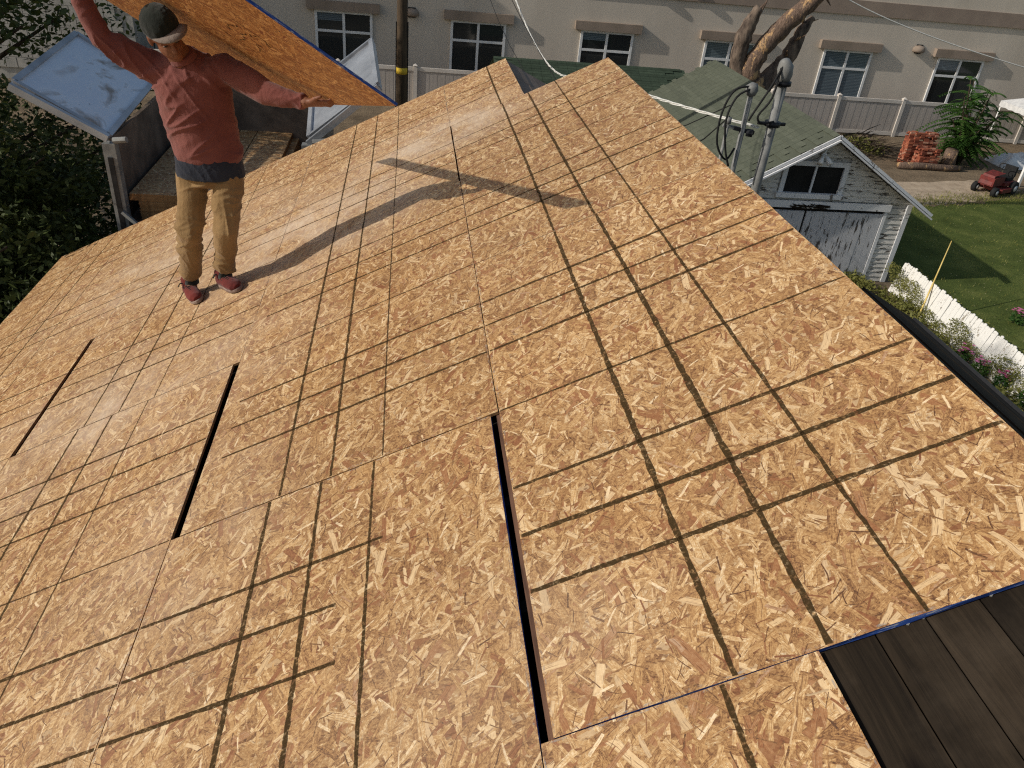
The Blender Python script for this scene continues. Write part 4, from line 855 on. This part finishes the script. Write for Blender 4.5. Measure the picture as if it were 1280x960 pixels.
haA, haB = V((-1.90, 3.38, 1.03)), V((-.742, 3.268, .500))
hipA, hipB = V((-1.53, 3.58, -.02)), V((-1.33, 3.56, .0)); knA, knB = V((-1.565, 3.49, -.345)), V((-1.345, 3.42, -.285)); anA, anB = V((-1.635, 3.63, -.685)), V((-1.405, 3.52, -.585))
hc = V((-1.525, 3.405, .752)); hf = V((.52, -.74, -.44)).normalized(); hu = V((-.22, -.38, .90)); hu = (hu - hf * hu.dot(hf)).normalized(); hs = hf.cross(hu)   # head: centre, forward, up, side
HM = Matrix((hs, hf, hu)).transposed()                     # local x side, y forward, z up
def hp(x, y, z): return hc + HM @ V((x, y, z))
b = MB()
b.ell(hp(0, -.015, .03), .076, .096, .098, HM); b.ell(hp(0, .02, -.045), .062, .074, .075, HM); b.ell(hp(0, .055, -.095), .034, .034, .026, HM)          # skull, face, chin
b.tube([hp(0, .088, .012), hp(0, .112, -.026), hp(0, .095, -.036)], [.010, .015, .012], 8); b.tube([hp(-.05, .074, .022), hp(0, .094, .026), hp(.05, .074, .022)], [.012, .013, .012], 8)
b.tube([hp(-.026, .083, -.062), hp(0, .092, -.060), hp(.026, .083, -.062)], [.007, .010, .007], 8); b.tube([hp(-.024, .082, -.073), hp(0, .090, -.074), hp(.024, .082, -.073)], [.007, .010, .007], 8)
for sx in (-1, 1): b.ell(hp(sx * .078, -.012, -.012), .010, .022, .034, HM)
b.tube([hp(0, -.03, -.05), V((-1.50, 3.48, .66)), V((-1.46, 3.53, .58))], [.058, .06, .075], 12)
b.tube([V((-1.43, 3.57, -.03)), V((-1.43, 3.56, .15)), V((-1.45, 3.54, .40)), V((-1.455, 3.53, .57))], [(.145, .10), (.135, .095), (.155, .10), (.14, .085)], 18, side=(1, 0, 0))
for (s0, e0, w0, h0, sg) in ((shA, elA, wrA, haA, -1), (shB, elB, wrB, haB, 1)):
    b.tube([V((-1.455, 3.53, .56)), s0, s0.lerp(e0, .5), e0, e0.lerp(w0, .5), w0], [.06, .055, .05, .042, .038, .028], 12)
    d = (h0 - w0).normalized(); nrm = DN if sg > 0 else -DN; sd = d.cross(nrm).normalized(); nrm = sd.cross(d)
    b.tube([w0, w0.lerp(h0, .4), w0.lerp(h0, .75), h0], [(.026, .022), (.036, .018), (.042, .017), (.040, .014)], 12, side=sd)
    curl = 1 if sg > 0 else 1
    for q, (off, L) in enumerate(((-.033, .072), (-.011, .082), (.011, .076), (.033, .060))):
        k0 = h0 + sd * off - d * .008; k1 = k0 + d * L * .42 + nrm * .004; k2 = k1 + (d * .75 + nrm * .62 * curl * -1).normalized() * L * .34; k3 = k2 + (d * .25 + nrm * .95 * curl * -1).normalized() * L * .28
        b.tube([k0, k1, k2, k3], [.0095, .009, .0085, .007], 8)
    t0 = w0.lerp(h0, .35) - sd * .03; t1 = t0 - sd * .030 + d * .025; t2 = t1 + d * .038 - sd * .006 - nrm * .01 * curl; b.tube([t0, t1, t2], [.013, .0115, .009], 8)
for (h_, k_, a_) in ((hipA, knA, anA), (hipB, knB, anB)): b.tube([h_, h_.lerp(k_, .5), k_, k_.lerp(a_, .45), a_, a_ + V((0, -.02, -.05))], [.078, .068, .052, .05, .036, .036], 12)
link('body', blob(b, .0052, 4), M['skin'], man, mw=MI)
for sx in (-1, 1): MB().ell(hp(sx * .029, .0745, .000), .012, .010, .0055, HM, nu=10, nv=8).build('eye', M['eye'], man, True, MI)
def fold_fn(f1, amp, st=(1, 1, 1), dirs=((1, 0, .8), (-.7, 0, 1))):
    """broad drape plus sharp creases running across the given directions"""
    def f(p):
        q = V((p.x * st[0], p.y * st[1], p.z * st[2])); r_ = .6 * mnoise.noise(q * f1)
        for i, d in enumerate(dirs):
            d = V(d); wv = mnoise.noise(V((p.dot(d) * f1 * 2.4, p.y * f1 * .7 + i * 7, (p.x * d.z - p.z * d.x) * f1 * .55))); m_ = max(0, mnoise.noise(q * f1 * .5 + V((3 + i * 5, 1, 7))) + .25)
            r_ += (1 - min(1, abs(wv) * 3.2)) ** 2 * m_ * 1.1
        return amp * (r_ - .25)
    return f
b = MB()
b.tube([V((-1.425, 3.57, .080)), V((-1.425, 3.565, .105)), V((-1.435, 3.56, .19)), V((-1.45, 3.55, .33)), V((-1.455, 3.545, .46)), V((-1.458, 3.535, .545)), V((-1.465, 3.525, .605)), V((-1.475, 3.51, .635))],
       [(.172, .118), (.186, .130), (.188, .132), (.196, .135), (.205, .135), (.20, .12), (.13, .095), (.072, .07)], 26, side=(1, 0, .05))
for (s0, e0, w0) in ((shA, elA, wrA), (shB, elB, wrB)):
    b.tube([V((-1.455, 3.535, .49)).lerp(s0, .55), s0, s0.lerp(e0, .35), s0.lerp(e0, .75), e0, e0.lerp(w0, .4), e0.lerp(w0, .8), w0.lerp(e0, .06)], [.095, .086, .075, .066, .062, .056, .046, .038], 16)
link('sweatshirt', blob(b, .0065, 6, fold_fn(6.0, .017, (1.0, 1, .8))), M['sweat'], man, mw=MI)
b = MB(); b.tube([V((-1.475, 3.50, .625)), V((-1.485, 3.485, .655))], [(.078, .074), (.070, .066)], 20); link('collar', blob(b, .006, 2), M['sweat'], man, mw=MI)
b = MB(); b.tube([V((-1.425, 3.57, -.012)), V((-1.425, 3.57, .03)), V((-1.425, 3.568, .11))], [(.192, .136), (.189, .134), (.180, .124)], 26, side=(1, 0, .05)); link('undershirt_hem', blob(b, .007, 3, fold_fn(9, .006)), M['navy'], man, mw=MI)
b = MB()
b.tube([V((-1.43, 3.57, .06)), V((-1.43, 3.575, .0)), V((-1.43, 3.575, -.06))], [(.165, .112), (.172, .118), (.150, .11)], 24, side=(1, 0, .05))
for (h_, k_, a_) in ((hipA, knA, anA), (hipB, knB, anB)):
    b.tube([h_ + V((0, 0, .02)), h_.lerp(k_, .3), h_.lerp(k_, .7), k_, k_.lerp(a_, .35), k_.lerp(a_, .7), k_.lerp(a_, .93)], [.088, .085, .075, .070, .068, .061, .058], 18)
    b.tube([k_.lerp(a_, .80), k_.lerp(a_, .86), k_.lerp(a_, .91)], [.060, .068, .058], 16)
link('trousers', blob(b, .006, 4, fold_fn(7.5, .013, (1, 1, 1.2), ((.25, 0, 1), (-.5, 0, 1), (1, 0, .2)))), M['khaki'], man, mw=MI)
# shoes stand on the roof: heel, toe on the slope
for (a_, heel, toe) in ((anA, V((-1.655, 3.69, 0)), V((-1.565, 3.475, 0))), (anB, V((-1.425, 3.575, 0)), V((-1.300, 3.385, 0)))):
    heel.z = heel.x * math.tan(TH) + .006; toe.z = toe.x * math.tan(TH) + .006; d = (toe - heel).normalized(); L = (toe - heel).length; sd = d.cross(EN).normalized(); n_ = EN
    sole = MB(); pr = [(-.02, .030), (.0, .036), (.3, .036), (.6, .045), (.85, .042), (1.0, .026), (1.06, .010)]
    ring = [heel + d * L * t + sd * w_ for t, w_ in pr] + [heel + d * L * t - sd * w_ for t, w_ in reversed(pr)]; n0 = len(ring)
    sole.add([p + n_ * .0 for p in ring] + [p + n_ * .024 for p in ring], [tuple(range(n0 - 1, -1, -1)), tuple(range(n0, 2 * n0))] + [(i, (i + 1) % n0, n0 + (i + 1) % n0, n0 + i) for i in range(n0)])
    shoe = MB(); z0 = n_ * .028
    shoe.tube([heel + z0 - d * .01, heel + d * L * .12 + n_ * .05, heel + d * L * .4 + n_ * .052, heel + d * L * .68 + n_ * .042, heel + d * L * .92 + n_ * .034, heel + d * L * 1.03 + n_ * .028], [(.030, .022), (.040, .045), (.041, .040), (.047, .032), (.042, .026), (.02, .014)], 18, side=sd)
    shoe.tube([heel + d * L * .2 + n_ * .04, a_.lerp(heel + d * L * .2 + n_ * .1, .5), a_ + V((0, 0, .01))], [.046, .044, .044], 14)
    so_ = link('shoe', blob(shoe, .005, 4), M['shoe'], man, mw=MI); link('sole', blob(sole, .005, 2), M['sole'], so_)
    lc = MB()
    for q in range(5):
        t = .36 + q * .075; c_ = heel + d * L * t + n_ * (.096 - q * .006); lc.tube([c_ + sd * .028 - n_ * .012, c_ + d * .008, c_ - sd * .028 - n_ * .012], .005, 6)
    c_ = heel + d * L * .36 + n_ * .10; lc.tube([c_, c_ + sd * .03 + n_ * .015, c_ + sd * .05 - d * .01], .004, 5); lc.tube([c_, c_ - sd * .03 + n_ * .015, c_ - sd * .05 + d * .01], .004, 5)
    lc.build('laces', M['black_cloth'], so_, True)
    sk = MB().tube([a_ + V((0, -.003, -.035)), a_ + V((0, 0, .03)), a_ + V((0, 0, .075))], [.045, .042, .045], 16); sk.build('sock', M['black_cloth'], man, True, MI)
b = MB(); b.ell(hp(0, -.022, .055), .088, .108, .082, HM); b.tube([hp(0, -.025, .034), hp(0, -.02, .060)], [(.088, .105), (.091, .108)], 24, side=hs); link('hat', blob(b, .006, 3, fold_fn(14, .004)), M['black_cloth'], man, mw=MI)
br_ = MB(); vs = []
for i in range(9):
    a = -1.15 + 2.3 * i / 8
    for r_, dz_ in ((.084, .056), (.118, .058), (.150, .052)): vs.append(hp(math.sin(a) * r_ * .66 - .022, -.012 + math.cos(a) * r_, dz_ - .020 * math.sin(a) ** 2))
fs = [(i * 3 + j, i * 3 + j + 1, (i + 1) * 3 + j + 1, (i + 1) * 3 + j) for i in range(8) for j in range(2)]
brim = br_.add(vs, fs).build('brim', M['grey_cloth'], man, True, MI); sol = brim.modifiers.new('t', 'SOLIDIFY'); sol.thickness = .007
